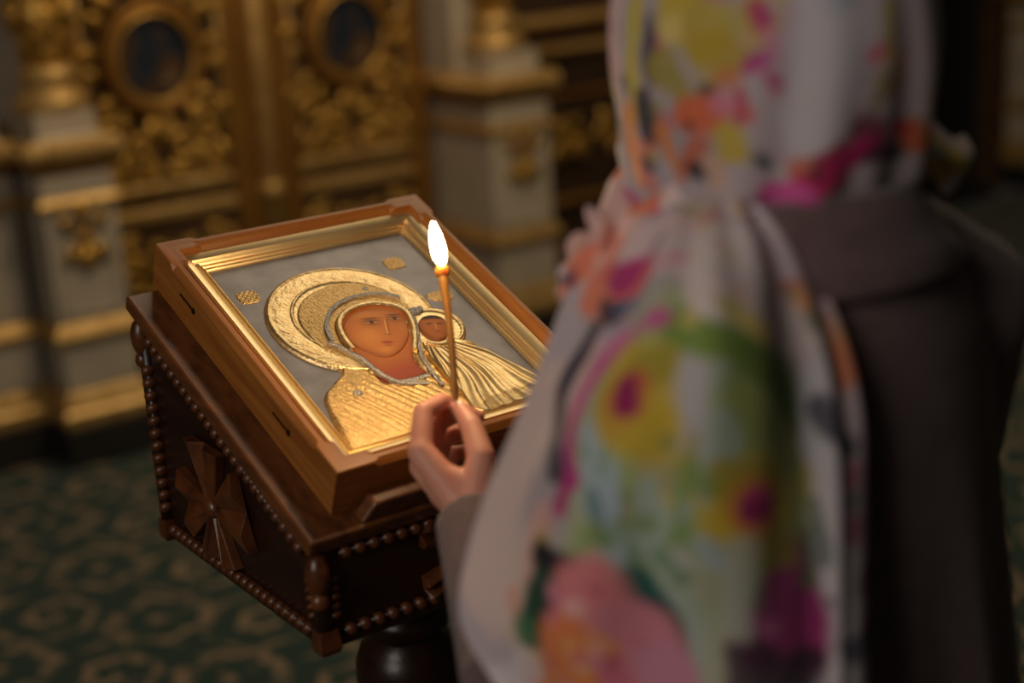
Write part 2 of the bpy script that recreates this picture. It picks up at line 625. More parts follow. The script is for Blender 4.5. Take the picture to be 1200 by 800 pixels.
def door_leaf(name, x0, x1, label):
    t = empty(name, ((x0 + x1) / 2, DOOR_Y, 0.17))
    tag(t, label, 'door', 'gilded double doors', kind='structure')
    cx = (x0 + x1) / 2
    part('backing_board', MB().box((x0, DOOR_Y, 0.17), (x1, DOOR_Y + 0.04, 2.25)), RECESS, t)
    for a, b in ((x0, x0 + 0.075), (x1 - 0.075, x1)):
        part('stile', MB().rect_stack(a, b, DOOR_Y - 0.03, DOOR_Y + 0.005, [(0, 0.17), (0, 2.25)]), GILT_D, t, bevel=0.008)
    for z0, z1 in ((0.17, 0.25), (0.655, 0.70), (0.745, 0.785), (1.70, 1.78), (2.17, 2.25)):
        part('rail', MB().box((x0 + 0.075, DOOR_Y - 0.028, z0), (x1 - 0.075, DOOR_Y + 0.005, z1)), GILT_L if z0 in (0.655, 0.745) else GILT_D, t, bevel=0.01)
    for a, b in ((x0 + 0.075, x0 + 0.09), (x1 - 0.09, x1 - 0.075)):
        part('bead_strip', MB().tube([((a + b) / 2, DOOR_Y - 0.022, 0.79), ((a + b) / 2, DOOR_Y - 0.022, 1.70)], 0.011, 10), GILT_L, t, True)
    # medallion
    mz = 1.205
    ring = MB()
    path = [(cx + 0.160 * math.cos(a), DOOR_Y - 0.035, mz + 0.170 * math.sin(a)) for a in np.linspace(0, 2 * PI, 49)]
    ring.tube(path, 0.024, 10)
    rg = part('medallion_ring', ring, GILT_D, t, True)
    path = [(cx + 0.137 * math.cos(a), DOOR_Y - 0.05, mz + 0.147 * math.sin(a)) for a in np.linspace(0, 2 * PI, 41)]
    part('inner_bead', MB().tube(path, 0.009, 8), GILT, rg, True)
    md = MB()
    n = 40
    md.prism([(cx + 0.139 * math.cos(2 * PI * k / n), mz + 0.149 * math.sin(2 * PI * k / n)) for k in range(n)], lambda a, b, h: (a, h, b), DOOR_Y - 0.03, DOOR_Y - 0.01)
    part('medallion_painting', md, MEDAL, t)
    # carving round the medallion
    for k in range(16):
        a = 2 * PI * (k + 0.5) / 16
        orn('leaf', LEAF, t, cx + 0.180 * math.cos(a), mz + 0.190 * math.sin(a), DOOR_Y - 0.01, 0.085 + 0.02 * (k % 2), PI / 2 - a + 0.25 * (-1) ** k)
    for s in (-1, 1):
        for (dx, dz, sz, an) in ((0.165, -0.25, 0.13, 0.4), (0.065, -0.30, 0.12, 2.2), (0.185, -0.37, 0.10, 4.0), (0.09, -0.385, 0.085, 1.0),
                                 (0.165, 0.25, 0.13, -0.4), (0.065, 0.32, 0.12, 3.9), (0.175, 0.38, 0.11, 2.0)):
            orn('scroll', SCROLL_A, t, cx + s * dx, mz + dz, DOOR_Y - 0.005, sz, s * an, s < 0, 0.8)
        for (dx, dz, sz, an) in ((0.11, -0.30, 0.10, 2.4), (0.21, -0.30, 0.08, 2.9), (0.13, -0.40, 0.08, 1.2), (0.21, -0.16, 0.08, 2.0), (0.02, -0.36, 0.08, 2.6),
                                 (0.11, 0.30, 0.10, 0.6), (0.21, 0.32, 0.09, 0.2), (0.21, 0.14, 0.08, 1.2), (0.03, 0.38, 0.09, 0.4)):
            orn('leaf', LEAF, t, cx + s * dx, mz + dz, DOOR_Y - 0.012, sz, s * an)
        for (dx, dz, sz, an) in ((0.15, 0.0, 0.14, 0.6), (0.16, 0.12, 0.11, 2.6), (0.05, 0.09, 0.10, 3.6), (0.06, -0.08, 0.11, 1.2), (0.17, -0.11, 0.1, 4.4)):
            orn('scroll', SCROLL_A, t, cx + s * dx, 0.45 + dz, DOOR_Y - 0.005, sz, s * an, s < 0, 0.7)
        for (dx, dz, sz, an) in ((0.1, 0.05, 0.09, 1.0), (0.20, 0.06, 0.08, 0.3), (0.1, -0.13, 0.09, 2.2), (0.2, -0.06, 0.08, 2.8)):
            orn('leaf', LEAF, t, cx + s * dx, 0.45 + dz, DOOR_Y - 0.012, sz, s * an)
    orn('rosette', ROSE, t, cx, mz - 0.235, DOOR_Y - 0.02, 0.085)
    orn('rosette', ROSE, t, cx, mz + 0.24, DOOR_Y - 0.02, 0.085)
    orn('rosette', ROSE, t, cx, 0.45, DOOR_Y - 0.015, 0.10)
    return t


door_leaf('door_1', 1.035, 1.692, 'carved gilded door leaf with brown and navy medallion beside cream pedestal near lectern')
door_leaf('door_2', 1.798, 2.43, 'carved gilded door leaf with deep blue medallion next to the cream jamb')
tr = empty('trim_1', (1.745, DOOR_Y, 0.17))
tag(tr, 'pale gilt half round strip where the two carved doors meet', 'door trim', kind='structure')
part('flat_strip', MB().box((1.692, DOOR_Y - 0.034, 0.17), (1.798, DOOR_Y + 0.03, 2.25)), GILT_D, tr, bevel=0.006)
part('half_round', MB().tube([(1.745, DOOR_Y - 0.036, 0.17), (1.745, DOOR_Y - 0.036, 2.25)], 0.034, 14), GILT_L, tr, True)
for z in (0.30, 0.70, 1.70):
    part('knob', MB().lathe((1.745, DOOR_Y - 0.038, z), [(0.034, -0.03), (0.044, -0.02), (0.047, 0), (0.044, 0.02), (0.034, 0.03)], 16), GILT_L, tr, True)


# ------------------------------------------------------------------ pedestals and columns of the icon screen
def pedestal(name, x0, x1, y0, label, group, orn_on=True, y1=3.80):
    t = empty(name, ((x0 + x1) / 2, (y0 + y1) / 2, 0))
    tag(t, label, 'pedestal', group)
    part('plinth', MB().rect_stack(x0, x1, y0, y1, [(0.035, 0.0), (0.035, 0.13)]), PLINTH, t, bevel=0.005)
    part('base_moulding', MB().rect_stack(x0, x1, y0, y1, [(0.028, 0.13), (0.034, 0.145), (0.034, 0.175), (0.022, 0.19), (0.024, 0.21), (0.012, 0.235), (0.0, 0.245)]), GILT_L, t)
    part('lower_die', MB().rect_stack(x0, x1, y0, y1, [(0.004, 0.245), (0.004, 0.396)]), WHITE, t, bevel=0.004)
    part('band_moulding', MB().rect_stack(x0, x1, y0, y1, [(0.004, 0.396), (0.022, 0.405), (0.026, 0.425), (0.016, 0.445), (0.006, 0.463)]), GILT_L, t)
    d = part('die', MB().rect_stack(x0, x1, y0, y1, [(0.0, 0.463), (0.0, 0.813)]), WHITE, t, bevel=0.004)
    w = x1 - x0
    fr = MB()
    for a, b, c, e in ((x0 + 0.025, 0.485, x1 - 0.025, 0.495), (x0 + 0.025, 0.782, x1 - 0.025, 0.792), (x0 + 0.025, 0.485, x0 + 0.035, 0.792), (x1 - 0.035, 0.485, x1 - 0.025, 0.792)):
        fr.box((a, y0 - 0.006, b), (c, y0 + 0.001, e))
    part('panel_bead', fr, WHITE, d)
    part('strip_moulding', MB().rect_stack(x0, x1, y0, y1, [(0.002, 0.813), (0.012, 0.82), (0.016, 0.84), (0.004, 0.857)]), GILT_L, t)
    part('frieze', MB().rect_stack(x0, x1, y0, y1, [(0.0, 0.857), (0.0, 0.925)]), WHITE, t)
    part('bed_moulding', MB().rect_stack(x0, x1, y0, y1, [(0.0, 0.925), (0.006, 0.935), (0.020, 0.960), (0.024, 0.966)]), GILT_D, t)
    c = part('cornice', MB().rect_stack(x0, x1, y0, y1, [(0.024, 0.966), (0.034, 0.972), (0.040, 1.0), (0.036, 1.022), (0.022, 1.034)]), GILT_L, t)
    eggs = MB()
    n = int(w / 0.024)
    for k in range(n + 1):
        eggs.ball((x0 - 0.02 + (w + 0.04) * k / n, y0 - 0.041, 0.998), (0.010, 0.009, 0.020), 6, 5)
    for k in range(int(0.3 / 0.024)):
        eggs.ball((x0 - 0.041, y0 - 0.02 + 0.024 * k, 0.998), (0.009, 0.010, 0.020), 6, 5)
    tag(part('egg_row', eggs, GILT_L, c, True), kind='stuff')
    part('cap_block', MB().rect_stack(x0 + 0.02, x1 - 0.02, y0 + 0.02, y1, [(0.006, 1.034), (0.0, 1.045), (0.0, 1.109)]), WHITE, t)
    if orn_on:
        cx = (x0 + x1) / 2
        for k, (dx, dz, s, an) in enumerate(((0, 0.045, 0.085, 0), (-0.028, 0.03, 0.075, -0.7), (0.028, 0.03, 0.075, 0.7), (-0.02, -0.005, 0.08, -2.5), (0.02, -0.005, 0.08, 2.5), (0, -0.01, 0.09, PI))):
            orn('leaf', LEAF, t, cx + dx, 0.715 + dz, y0 - 0.002, s, an)
        orn('rosette', ROSE, t, cx, 0.735, y0 - 0.008, 0.055)
    return t


def column(name, cx, cy, label, group):
    t = empty(name, (cx, cy, 1.105))
    tag(t, label, 'column', group)
    part('base', MB().lathe((cx, cy, 0), [(0.105, 1.105), (0.112, 1.115), (0.116, 1.135), (0.108, 1.158), (0.088, 1.166), (0.080, 1.178), (0.078, 1.20), (0.088, 1.208), (0.092, 1.222), (0.082, 1.236), (0.070, 1.25)], 28), GILT_L, t, True)
    part('shaft', MB().lathe((cx, cy, 0), [(0.066, 1.25), (0.064, 1.30), (0.07, 1.34), (0.088, 1.37), (0.092, 1.40), (0.086, 1.42), (0.078, 1.46), (0.08, 2.0), (0.076, 2.5)], 24), GILT, t, True)
    off = base_of(t)
    for row, (z, r, nn, s) in enumerate(((1.285, 0.062, 8, 0.085), (1.36, 0.082, 9, 0.10), (1.44, 0.080, 8, 0.12), (1.56, 0.082, 8, 0.12), (1.68, 0.082, 8, 0.12))):
        for k in range(nn):
            a = 2 * PI * (k + 0.5 * (row % 2)) / nn
            o = link('leaf' if (k + row) % 3 else 'scroll', LEAF if (k + row) % 3 else SCROLL_A, t)
            o.location = (cx + r * math.sin(a) - off.x, cy - r * math.cos(a) - off.y, z - off.z)
            o.rotation_euler = (0, 0.5 * (-1) ** k, 0)
            o.rotation_mode = 'QUATERNION'
            o.rotation_quaternion = Euler((0, 0, a)).to_quaternion() @ Euler((0, 0.45 * (-1) ** k, 0)).to_quaternion()
            ss = s if (k + row) % 3 else s * 0.6
            o.scale = (ss, ss, ss)
    return t


pedestal('column_pedestal', 0.80, 1.03, 3.30, 'cream and gilt column pedestal nearest the lectern, beside the brown medallion door', 'projecting column pedestals')
pedestal('column_pedestal', 2.46, 2.72, 3.30, 'cream and gilt column pedestal beyond the deep blue medallion door, behind the candle', 'projecting column pedestals')
pedestal('wall_pedestal', 0.40, 0.765, 3.45, 'set back cream and gilt pedestal at the outer side of the nearest column', 'set back pedestals')
column('carved_column', 0.915, 3.43, 'gilded carved column on the pedestal nearest the lectern', 'gilded columns')
column('carved_column', 2.59, 3.43, 'gilded carved column on the pedestal beyond the blue medallion door', 'gilded columns')

# jamb between doors and the pedestal: set back cream wall above pedestal line
tr = empty('trim_2', (2.50, 3.6, 1.1))
tag(tr, 'cream painted upright jamb beside the gilded doors', 'jamb', kind='structure')
part('jamb_post', MB().box((2.452, 3.50, 1.03), (2.72, 3.80, 3.0)), WHITE, tr, bevel=0.004)
tr = empty('trim_3', (0.6, 3.6, 1.1))
tag(tr, 'cream painted upright wall strip behind the nearest carved column', 'wall strip', kind='structure')
part('jamb_post', MB().box((0.40, 3.58, 1.03), (1.03, 3.80, 3.0)), WHITE, tr, bevel=0.004)

# recessed bay beyond the second pedestal
bay = empty('icon_bay', (3.4, 3.65, 0))
tag(bay, 'dark carved bay with gilt cornices behind the woman', 'icon bay')
part('bay_wall', MB().box((2.765, 3.60, 0.13), (5.05, 3.795, 2.9)), DARKP, bay)
part('bay_plinth', MB().box((2.765, 3.56, 0.0), (5.05, 3.795, 0.13)), PLINTH, bay)
for z, h, off in ((0.42, 0.055, 0.03), (0.22, 0.05, 0.04), (1.03, 0.05, 0.05), (1.135, 0.06, 0.07), (0.86, 0.03, 0.02)):
    part('bay_moulding', MB().rect_stack(2.80, 5.0, 3.60, 3.79, [(0, z), (off * 0.6, z + h * 0.2), (off, z + h * 0.6), (off * 0.5, z + h)]), GILT_L if z > 1 else GILT_D, bay)
for i in range(9):
    x = 2.86 + 0.18 * i
    orn('scroll', SCROLL_A, bay, x, 0.70, 3.595, 0.15, i * 0.7, i % 2 == 1, 0.6)
    orn('leaf', LEAF, bay, x + 0.07, 0.60, 3.59, 0.12, 0.5 * (-1) ** i)
    orn('leaf', LEAF, bay, x - 0.03, 0.80, 3.59, 0.11, 2.5 * (-1) ** i)
lp = pedestal('wall_pedestal', 6.07, 6.42, 3.45, 'set back cream and gilt pedestal past the black doorway', 'set back pedestals', False)
column('carved_column', 6.25, 3.58, 'gilded carved column past the black doorway', 'gilded columns')

# ------------------------------------------------------------------ lectern
TAU = math.radians(23.24)
CT, ST = math.cos(TAU), math.sin(TAU)
DZ = 1.15


def tilt(u, v, n):
    return (u, v * CT - n * ST, DZ + v * ST + n * CT)


lect = empty('lectern', (0.18, 0.205, 0))
tag(lect, 'dark carved wooden lectern with sloping top under the framed icon', 'lectern')
BT, BB = -0.057, -0.076
BX0, BX1 = -0.040, 0.400


def slope_z(y, n):
    return DZ + (y * ST + n) / CT      # height of a plane parallel to the board at offset n


b = MB()
b.add([tilt(u, v, n) for n in (BB, BT) for u, v in ((BX0, -0.029), (BX1, -0.029), (BX1, 0.424), (BX0, 0.424))],
      [(3, 2, 1, 0), (4, 5, 6, 7), (0, 1, 5, 4), (1, 2, 6, 5), (2, 3, 7, 6), (3, 0, 4, 7)])
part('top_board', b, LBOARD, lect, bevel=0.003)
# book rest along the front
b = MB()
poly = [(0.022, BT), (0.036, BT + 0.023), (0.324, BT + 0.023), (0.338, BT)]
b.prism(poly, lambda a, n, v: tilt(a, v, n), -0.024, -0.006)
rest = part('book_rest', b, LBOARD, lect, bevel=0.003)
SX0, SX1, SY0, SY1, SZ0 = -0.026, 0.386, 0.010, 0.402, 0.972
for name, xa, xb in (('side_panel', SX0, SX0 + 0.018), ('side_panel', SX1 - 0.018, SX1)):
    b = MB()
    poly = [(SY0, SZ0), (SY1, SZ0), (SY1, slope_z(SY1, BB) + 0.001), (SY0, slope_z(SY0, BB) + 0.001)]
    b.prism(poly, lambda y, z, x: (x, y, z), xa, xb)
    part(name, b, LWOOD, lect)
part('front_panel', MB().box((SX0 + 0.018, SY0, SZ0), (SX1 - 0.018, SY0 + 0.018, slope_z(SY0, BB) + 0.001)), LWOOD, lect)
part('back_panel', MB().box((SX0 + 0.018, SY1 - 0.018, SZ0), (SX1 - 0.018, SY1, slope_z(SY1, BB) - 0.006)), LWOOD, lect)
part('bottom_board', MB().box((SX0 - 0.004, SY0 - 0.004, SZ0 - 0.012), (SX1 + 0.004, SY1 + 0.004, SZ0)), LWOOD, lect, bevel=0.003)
# corner posts with carved tops and feet
for cx, cy in ((SX0, SY0), (SX1, SY0), (SX0, SY1), (SX1, SY1)):
    zt = slope_z(cy, BB) - 0.004
    b = MB()
    b.tube([(cx, cy, SZ0 - 0.012), (cx, cy, zt)], 0.010, 10)
    cp = part('corner_post', b, LWOOD, lect, True)
    sx = -1 if cx < 0.1 else 1
    sy = -1 if cy < 0.1 else 1
    b = MB()
    b.ball((cx + sx * 0.003, cy + sy * 0.003, zt - 0.022), (0.014, 0.014, 0.024), 10, 8)
    b.ball((cx + sx * 0.004, cy + sy * 0.004, zt - 0.050), (0.011, 0.011, 0.011), 8, 6)
    part('carved_leaf', b, LCARVE, cp, True)
    b = MB()
    b.rect_stack(cx - 0.010, cx + 0.010, cy - 0.010, cy + 0.010, [(0.0, SZ0 - 0.014), (0.002, SZ0 - 0.008), (0.0, SZ0 + 0.012)])
    part('foot_block', b, LCARVE, cp)
# bead mouldings (each bead a piece)
BEAD = MB().ball((0, 0, 0), 1.0, 8, 6).mesh('bead', LCARVE, True)


def bead_row(a, b, n, r, along):
    o = empty('bead_moulding', (0, 0, 0))
    o.parent = lect
    a, b = Vector(a), Vector(b)
    off = base_of(lect)
    o.location = a - off
    rod = part('bead_fillet', MB().tube([a, b], r * 0.55, 6), LWOOD, o, True)
    for k in range(n):
        q = a.lerp(b, (k + 0.5) / n)
        e = link('bead', BEAD, o)
        e.location = q - a
        d = (b - a).normalized()
        e.rotation_mode = 'QUATERNION'
        e.rotation_quaternion = d.to_track_quat('Z', 'Y') @ Euler((0.5, 0, 0)).to_quaternion()
        e.scale = (r, r, (b - a).length / n * 0.47)
    return o


for sx, fx in ((SX0, -1), (SX1, 1)):
    x = sx + fx * 0.0045
    bead_row((x, SY0 + 0.02, SZ0 + 0.004), (x, SY1 - 0.016, SZ0 + 0.004), 22, 0.0075, 'y')
    bead_row((x, SY0 + 0.022, slope_z(SY0 + 0.022, BB) - 0.017), (x, SY1 - 0.016, slope_z(SY1 - 0.016, BB) - 0.017), 24, 0.0075, 'y')
    bead_row((x - fx * 0.001, SY1 - 0.004, SZ0 + 0.02), (x - fx * 0.001, SY1 - 0.004, slope_z(SY1, BB) - 0.058), 12, 0.0095, 'z')
    bead_row((x, SY0 + 0.012, SZ0 + 0.02), (x, SY0 + 0.012, slope_z(SY0, BB) - 0.030), 5, 0.0080, 'z')
y = SY0 - 0.003
bead_row((SX0 + 0.02, y, SZ0 + 0.004), (SX1 - 0.02, y, SZ0 + 0.004), 22, 0.0075, 'x')
bead_row((SX0 + 0.022, y, slope_z(SY0, BB) - 0.010), (SX1 - 0.022, y, slope_z(SY0, BB) - 0.010), 22, 0.0075, 'x')
for sx in (SX0 + 0.012, SX1 - 0.012):
    bead_row((sx, y, SZ0 + 0.02), (sx, y, slope_z(SY0, BB) - 0.030), 5, 0.0080, 'z')


def carved_cross(c, ax, up_, nrm, arm, wide, parent, arms=None):
    """flared cross carved proud of a panel; ax/up_/nrm unit vectors"""
    c, ax, up_, nrm = Vector(c), Vector(ax), Vector(up_), Vector(nrm)
    o = empty('carved_cross', (0, 0, 0))
    o.parent = parent
    o.location = c - base_of(parent)
    dirs = arms or [(0, 1.0, 1.0), (90, 1.0, 1.0), (180, 1.0, 1.0), (270, 1.0, 1.0)]
    for deg, ln, wd in dirs:
        a = math.radians(deg)
        d = ax * math.sin(a) + up_ * math.cos(a)
        s = ax * math.cos(a) - up_ * math.sin(a)
        b = MB()
        Ln, w0, w1 = arm * ln, wide * 0.18, wide * wd
        vs = []
        for t, w in ((0.06, w0), (0.97, w1)):
            for k, (q, h) in enumerate(((-1, 0.0), (-1, 0.011), (-0.5, 0.016), (0, 0.005), (0.5, 0.016), (1, 0.011), (1, 0.0))):
                bow = 0.05 * (1 - q * q) * (1 if t > 0.5 else 0)
                vs.append(c + d * Ln * (t + bow) + s * w * q + nrm * (h * (1.15 if t > 0.5 else 0.8)))
        fs = [(k, k + 1, k + 8, k + 7) for k in range(6)] + [tuple(range(7))[::-1], tuple(range(7, 14)), (6, 0, 7, 13)]
        b.add(vs, fs)
        part('cross_arm', b, LCARVE, o, bevel=0.0012)
    b = MB()
    R = Matrix((ax, up_, nrm)).transposed()
    b.ball(c + nrm * 0.008, (0.014, 0.014, 0.010), 12, 8, R)
    part('cross_boss', b, LCARVE, o, True)
    return o


carved_cross((SX0, 0.243, 1.048), (0, -1, 0), (0, 0.12, 0.99), (-1, 0, 0), 0.074, 0.043, lect,
             [(0, 1.0, 1.0), (78, 1.15, 1.05), (180, 0.84, 1.0), (258, 1.05, 0.95)])
carved_cross((SX1, 0.243, 1.048), (0, 1, 0), (0, 0.12, 0.99), (1, 0, 0), 0.076, 0.031, lect)
carved_cross((0.18, SY0, 1.022), (1, 0, 0), (0, 0, 1), (0, -1, 0), 0.040, 0.018, lect,
             [(0, 0.95, 1.0), (70, 2.3, 0.8), (110, 2.3, 0.8), (180, 0.95, 1.0), (250, 2.3, 0.8), (290, 2.3, 0.8)])
# turned column and foot
part('turned_post', MB().lathe((0.18, 0.205, 0), [(0.075, 0.962), (0.075, 0.950), (0.050, 0.940), (0.036, 0.925), (0.034, 0.885), (0.046, 0.872), (0.054, 0.862), (0.055, 0.850), (0.046, 0.840), (0.044, 0.834),
                                            (0.058, 0.822), (0.066, 0.800), (0.067, 0.775), (0.058, 0.745), (0.040, 0.715), (0.034, 0.69), (0.046, 0.68), (0.046, 0.665), (0.034, 0.655),
                                            (0.030, 0.60), (0.036, 0.45), (0.048, 0.35), (0.052, 0.28), (0.044, 0.22), (0.034, 0.19), (0.052, 0.175), (0.058, 0.15), (0.06, 0.08)][::-1], 36), LWOOD, lect, True)
for k in range(4):
    a = PI / 4 + k * PI / 2
    d = Vector((math.cos(a), math.sin(a), 0))
    s = Vector((-d.y, d.x, 0))
    c = Vector((0.18, 0.205, 0))
    b = MB()
    poly = [(0.03, 0.08), (0.03, 0.16), (0.10, 0.13), (0.20, 0.055), (0.235, 0.04), (0.235, 0.0), (0.185, 0.0), (0.10, 0.055)]
    b.prism(poly, lambda r, z, h: c + d * r + s * h + Vector((0, 0, z)), -0.018, 0.018)
    part('foot', b, LWOOD, lect, bevel=0.005)

# ------------------------------------------------------------------ framed icon (local: x across, y up the slope, z out of the picture)
FW_, FH_ = 0.36, 0.4367
icon = empty('framed_icon', (0, 0, DZ), (TAU, 0, 0))
tag(icon, 'framed gilt relief icon of a mother and child lying on the carved lectern', 'icon')


def ipart(name, mb, material, parent=icon, smooth=False, bevel=0.0, angle=None):
    o = link(name, mb.mesh(name, material, smooth), parent)
    finish(o, bevel, 2, angle)
    return o


def rail_mesh(side, sections):
    """sections: list of (t along 0..1 as distance from first corner or -distance from last, profile[(s,h)])"""
    mb = MB()
    Ln = FW_ if side in ('bottom', 'top') else FH_
    n = len(sections[0][1])
    vs = []
    for dist, prof in sections:
        for s, h in prof:
            if dist == 'a':
                t = s
            elif dist == 'b':
                t = Ln - s
            else:
                t = dist if dist >= 0 else Ln + dist
            if side == 'bottom':
                q = (t, s, h)
            elif side == 'top':
                q = (t, FH_ - s, h)
            elif side == 'left':
                q = (s, t, h)
            else:
                q = (FW_ - s, t, h)
            vs.append(q)
    fs = []
    for i in range(len(sections) - 1):
        for k in range(n - 1):
            fs.append((i * n + k, i * n + k + 1, (i + 1) * n + k + 1, (i + 1) * n + k))
        fs.append((i * n + n - 1, i * n, (i + 1) * n, (i + 1) * n + n - 1))
    fs.append(tuple(range(n))[::-1])
    fs.append(tuple((len(sections) - 1) * n + k for k in range(n)))
    mb.add(vs, fs)
    return mb


P0 = [(0.0, -0.0568), (0.0, -0.034), (0.0, -0.0015), (0.0012, 0.0), (0.006, 0.0), (0.011, 0.0), (0.014, 0.0), (0.016, 0.0), (0.018, 0.0), (0.0210, 0.0), (0.0215, -0.0012), (0.0215, -0.020), (0.0215, -0.0568)]
P1 = [(0.0, -0.0568), (0.0, -0.034), (0.0, -0.0075), (0.0042, -0.0022), (0.006, -0.0004), (0.011, -0.0002), (0.0122, -0.0026), (0.0138, -0.0026), (0.0152, -0.0010), (0.0180, -0.0030), (0.0210, -0.0085), (0.0215, -0.020), (0.0215, -0.0568)]
for side in ('left', 'right', 'bottom', 'top'):
    mb = rail_mesh(side, [('a', P0), (0.043, P0), (0.050, P1), (-0.050, P1), (-0.043, P0), ('b', P0)])
    ipart('frame_rail', mb, WOOD_Y if side in ('left', 'right') else WOOD_X, angle=24)
# hinge slots on the outer side of the case
for v in (0.115, 0.345):
    b = MB().box((-0.0012, v - 0.018, -0.0245), (0.001, v + 0.018, -0.0225))
    b.box((-0.002, v - 0.020, -0.0265), (0.001, v - 0.015, -0.0205))
    ipart('hinge', b, IRON)
PL = [(0.0215, -0.030), (0.0215, -0.0100), (0.0232, -0.0088), (0.0255, -0.0092), (0.0320, -0.0118), (0.0342, -0.0150), (0.0354, -0.0180), (0.0366, -0.0152),
      (0.0384, -0.0132), (0.0398, -0.0150), (0.0406, -0.0196), (0.0419, -0.0164), (0.0431, -0.0180), (0.0437, -0.0208), (0.0449, -0.0192), (0.0462, -0.0210), (0.0466, -0.0240), (0.0466, -0.030)]
for side in ('left', 'right', 'bottom', 'top'):
    ipart('gilt_liner', rail_mesh(side, [('a', PL), ('b', PL)]), LINER, angle=22)
ZP = -0.0232
plate = ipart('silver_plate', MB().box((0.040, 0.040, ZP - 0.006), (FW_ - 0.040, FH_ - 0.040, ZP)), SILVER)
ipart('case_back', MB().box((0.026, 0.026, -0.0568), (FW_ - 0.026, FH_ - 0.026, -0.050)), LWOOD)


def in_poly(px, py, poly):
    poly = np.asarray(poly)
    inside = np.zeros(px.shape, bool)
    x0, y0 = poly[-1]
    for x1, y1 in poly:
        c = ((y1 > py) != (y0 > py)) & (px < (x0 - x1) * (py - y1) / (y0 - y1 + 1e-12) + x1)
        inside ^= c
        x0, y0 = x1, y1
    return inside


def spline(pts, n=8, closed=True):
    pts = [np.array(q, float) for q in pts]
    out = []
    m = len(pts)
    rng = range(m) if closed else range(m - 1)
    for i in rng:
        if closed:
            p0, p1, p2, p3 = pts[i - 1], pts[i], pts[(i + 1) % m], pts[(i + 2) % m]
        else:
            p0, p1, p2, p3 = pts[max(i - 1, 0)], pts[i], pts[i + 1], pts[min(i + 2, m - 1)]
        for k in range(n):
            t = k / n
            out.append(0.5 * ((2 * p1) + (-p0 + p2) * t + (2 * p0 - 5 * p1 + 4 * p2 - p3) * t * t + (-p0 + 3 * p1 - 3 * p2 + p3) * t ** 3))
    if not closed:
        out.append(pts[-1])
    return np.array(out)


def near_poly(P, poly):
    poly = np.asarray(poly)
    best = np.full(len(P), 1e9)
    bp = P.copy()
    for i in range(len(poly)):
        a, b_ = poly[i - 1], poly[i]
        ab = b_ - a
        t = np.clip(((P - a) @ ab) / (ab @ ab + 1e-15), 0, 1)
        q = a + t[:, None] * ab
        d = np.linalg.norm(P - q, axis=1)
        m = d < best
        best[m] = d[m]
        bp[m] = q[m]
    return best, bp


def region(name, poly, hfn, material, parent, res=0.0011, paint=None, hole=None, edge=0.0014, base=ZP):
    """relief piece: polygon region in plate coordinates with height hfn(u, v, dist_to_edge)"""
    poly = np.asarray(poly)
    lo, hi = poly.min(0) - res, poly.max(0) + res
    nx, ny = int((hi[0] - lo[0]) / res) + 1, int((hi[1] - lo[1]) / res) + 1
    gx, gy = np.meshgrid(lo[0] + np.arange(nx + 1) * res, lo[1] + np.arange(ny + 1) * res, indexing='ij')
    cx, cy = gx[:-1, :-1] + res / 2, gy[:-1, :-1] + res / 2
    ins = in_poly(cx, cy, poly)
    if hole is not None:
        ins &= ~in_poly(cx, cy, hole)
    idx = lambda i, j: i * (ny + 1) + j
    I, J = np.nonzero(ins)
    quads = np.stack([idx(I, J), idx(I + 1, J), idx(I + 1, J + 1), idx(I, J + 1)], 1)
    used, inv = np.unique(quads, return_inverse=True)
    quads = inv.reshape(quads.shape)
    P = np.stack([gx.ravel()[used], gy.ravel()[used]], 1)
    cnt = np.bincount(quads.ravel(), minlength=len(P))
    d, bp = near_poly(P, poly)
    if hole is not None:
        d2, bp2 = near_poly(P, hole)
        mm = d2 < d
        d[mm] = d2[mm]
        bp[mm] = bp2[mm]
    bd = cnt < 4
    P[bd] = bp[bd]
    d[bd] = 0
    h = hfn(P[:, 0], P[:, 1], d)
    z = base + np.where(bd, 0, h * np.clip(d / edge, 0, 1) ** 0.6)
    me = bpy.data.meshes.new(name)
    me.from_pydata(np.column_stack([P, z]).tolist(), [], quads.tolist())
    me.polygons.foreach_set('use_smooth', [True] * len(me.polygons))
    me.materials.append(material)
    if paint is not None:
        set_paint(me, paint(P[:, 0], P[:, 1], d))
    me.update()
    return link(name, me, parent)


def circle(c, r, a0=0, a1=360, n=72, ry=None):
    an = np.radians(np.linspace(a0, a1, n, endpoint=(a1 - a0) < 360))
    return np.stack([c[0] + r * np.cos(an), c[1] + (ry or r) * np.sin(an)], 1)


HC = np.array([0.163, 0.250])


def P3(u, v):
    return np.stack([u, v, np.zeros_like(u)], 1)


def halo_h(u, v, d):
    r = np.hypot(u - HC[0], v - HC[1])
    a = np.arctan2(v - HC[1], u - HC[0])
    k = np.clip((r - 0.062) / 0.04, 0, 1)
    tend = np.sin(a * 26 + 2.2 * np.sin(k * 9)) * np.sin(k * PI * 2.0 + 1.2 * np.sin(a * 13))
    ridge = 0.0012 * np.exp(-((r - 0.0975) / 0.0016) ** 2) + 0.0012 * np.exp(-((r - 0.0705) / 0.0016) ** 2)
    return 0.0030 + 0.0012 * np.sin(PI * np.clip((r - 0.066) / 0.036, 0, 1)) + 0.00014 * tend + ridge


region('halo', circle(HC, 0.1022), halo_h, GOLD_E, plate, res=0.0010)

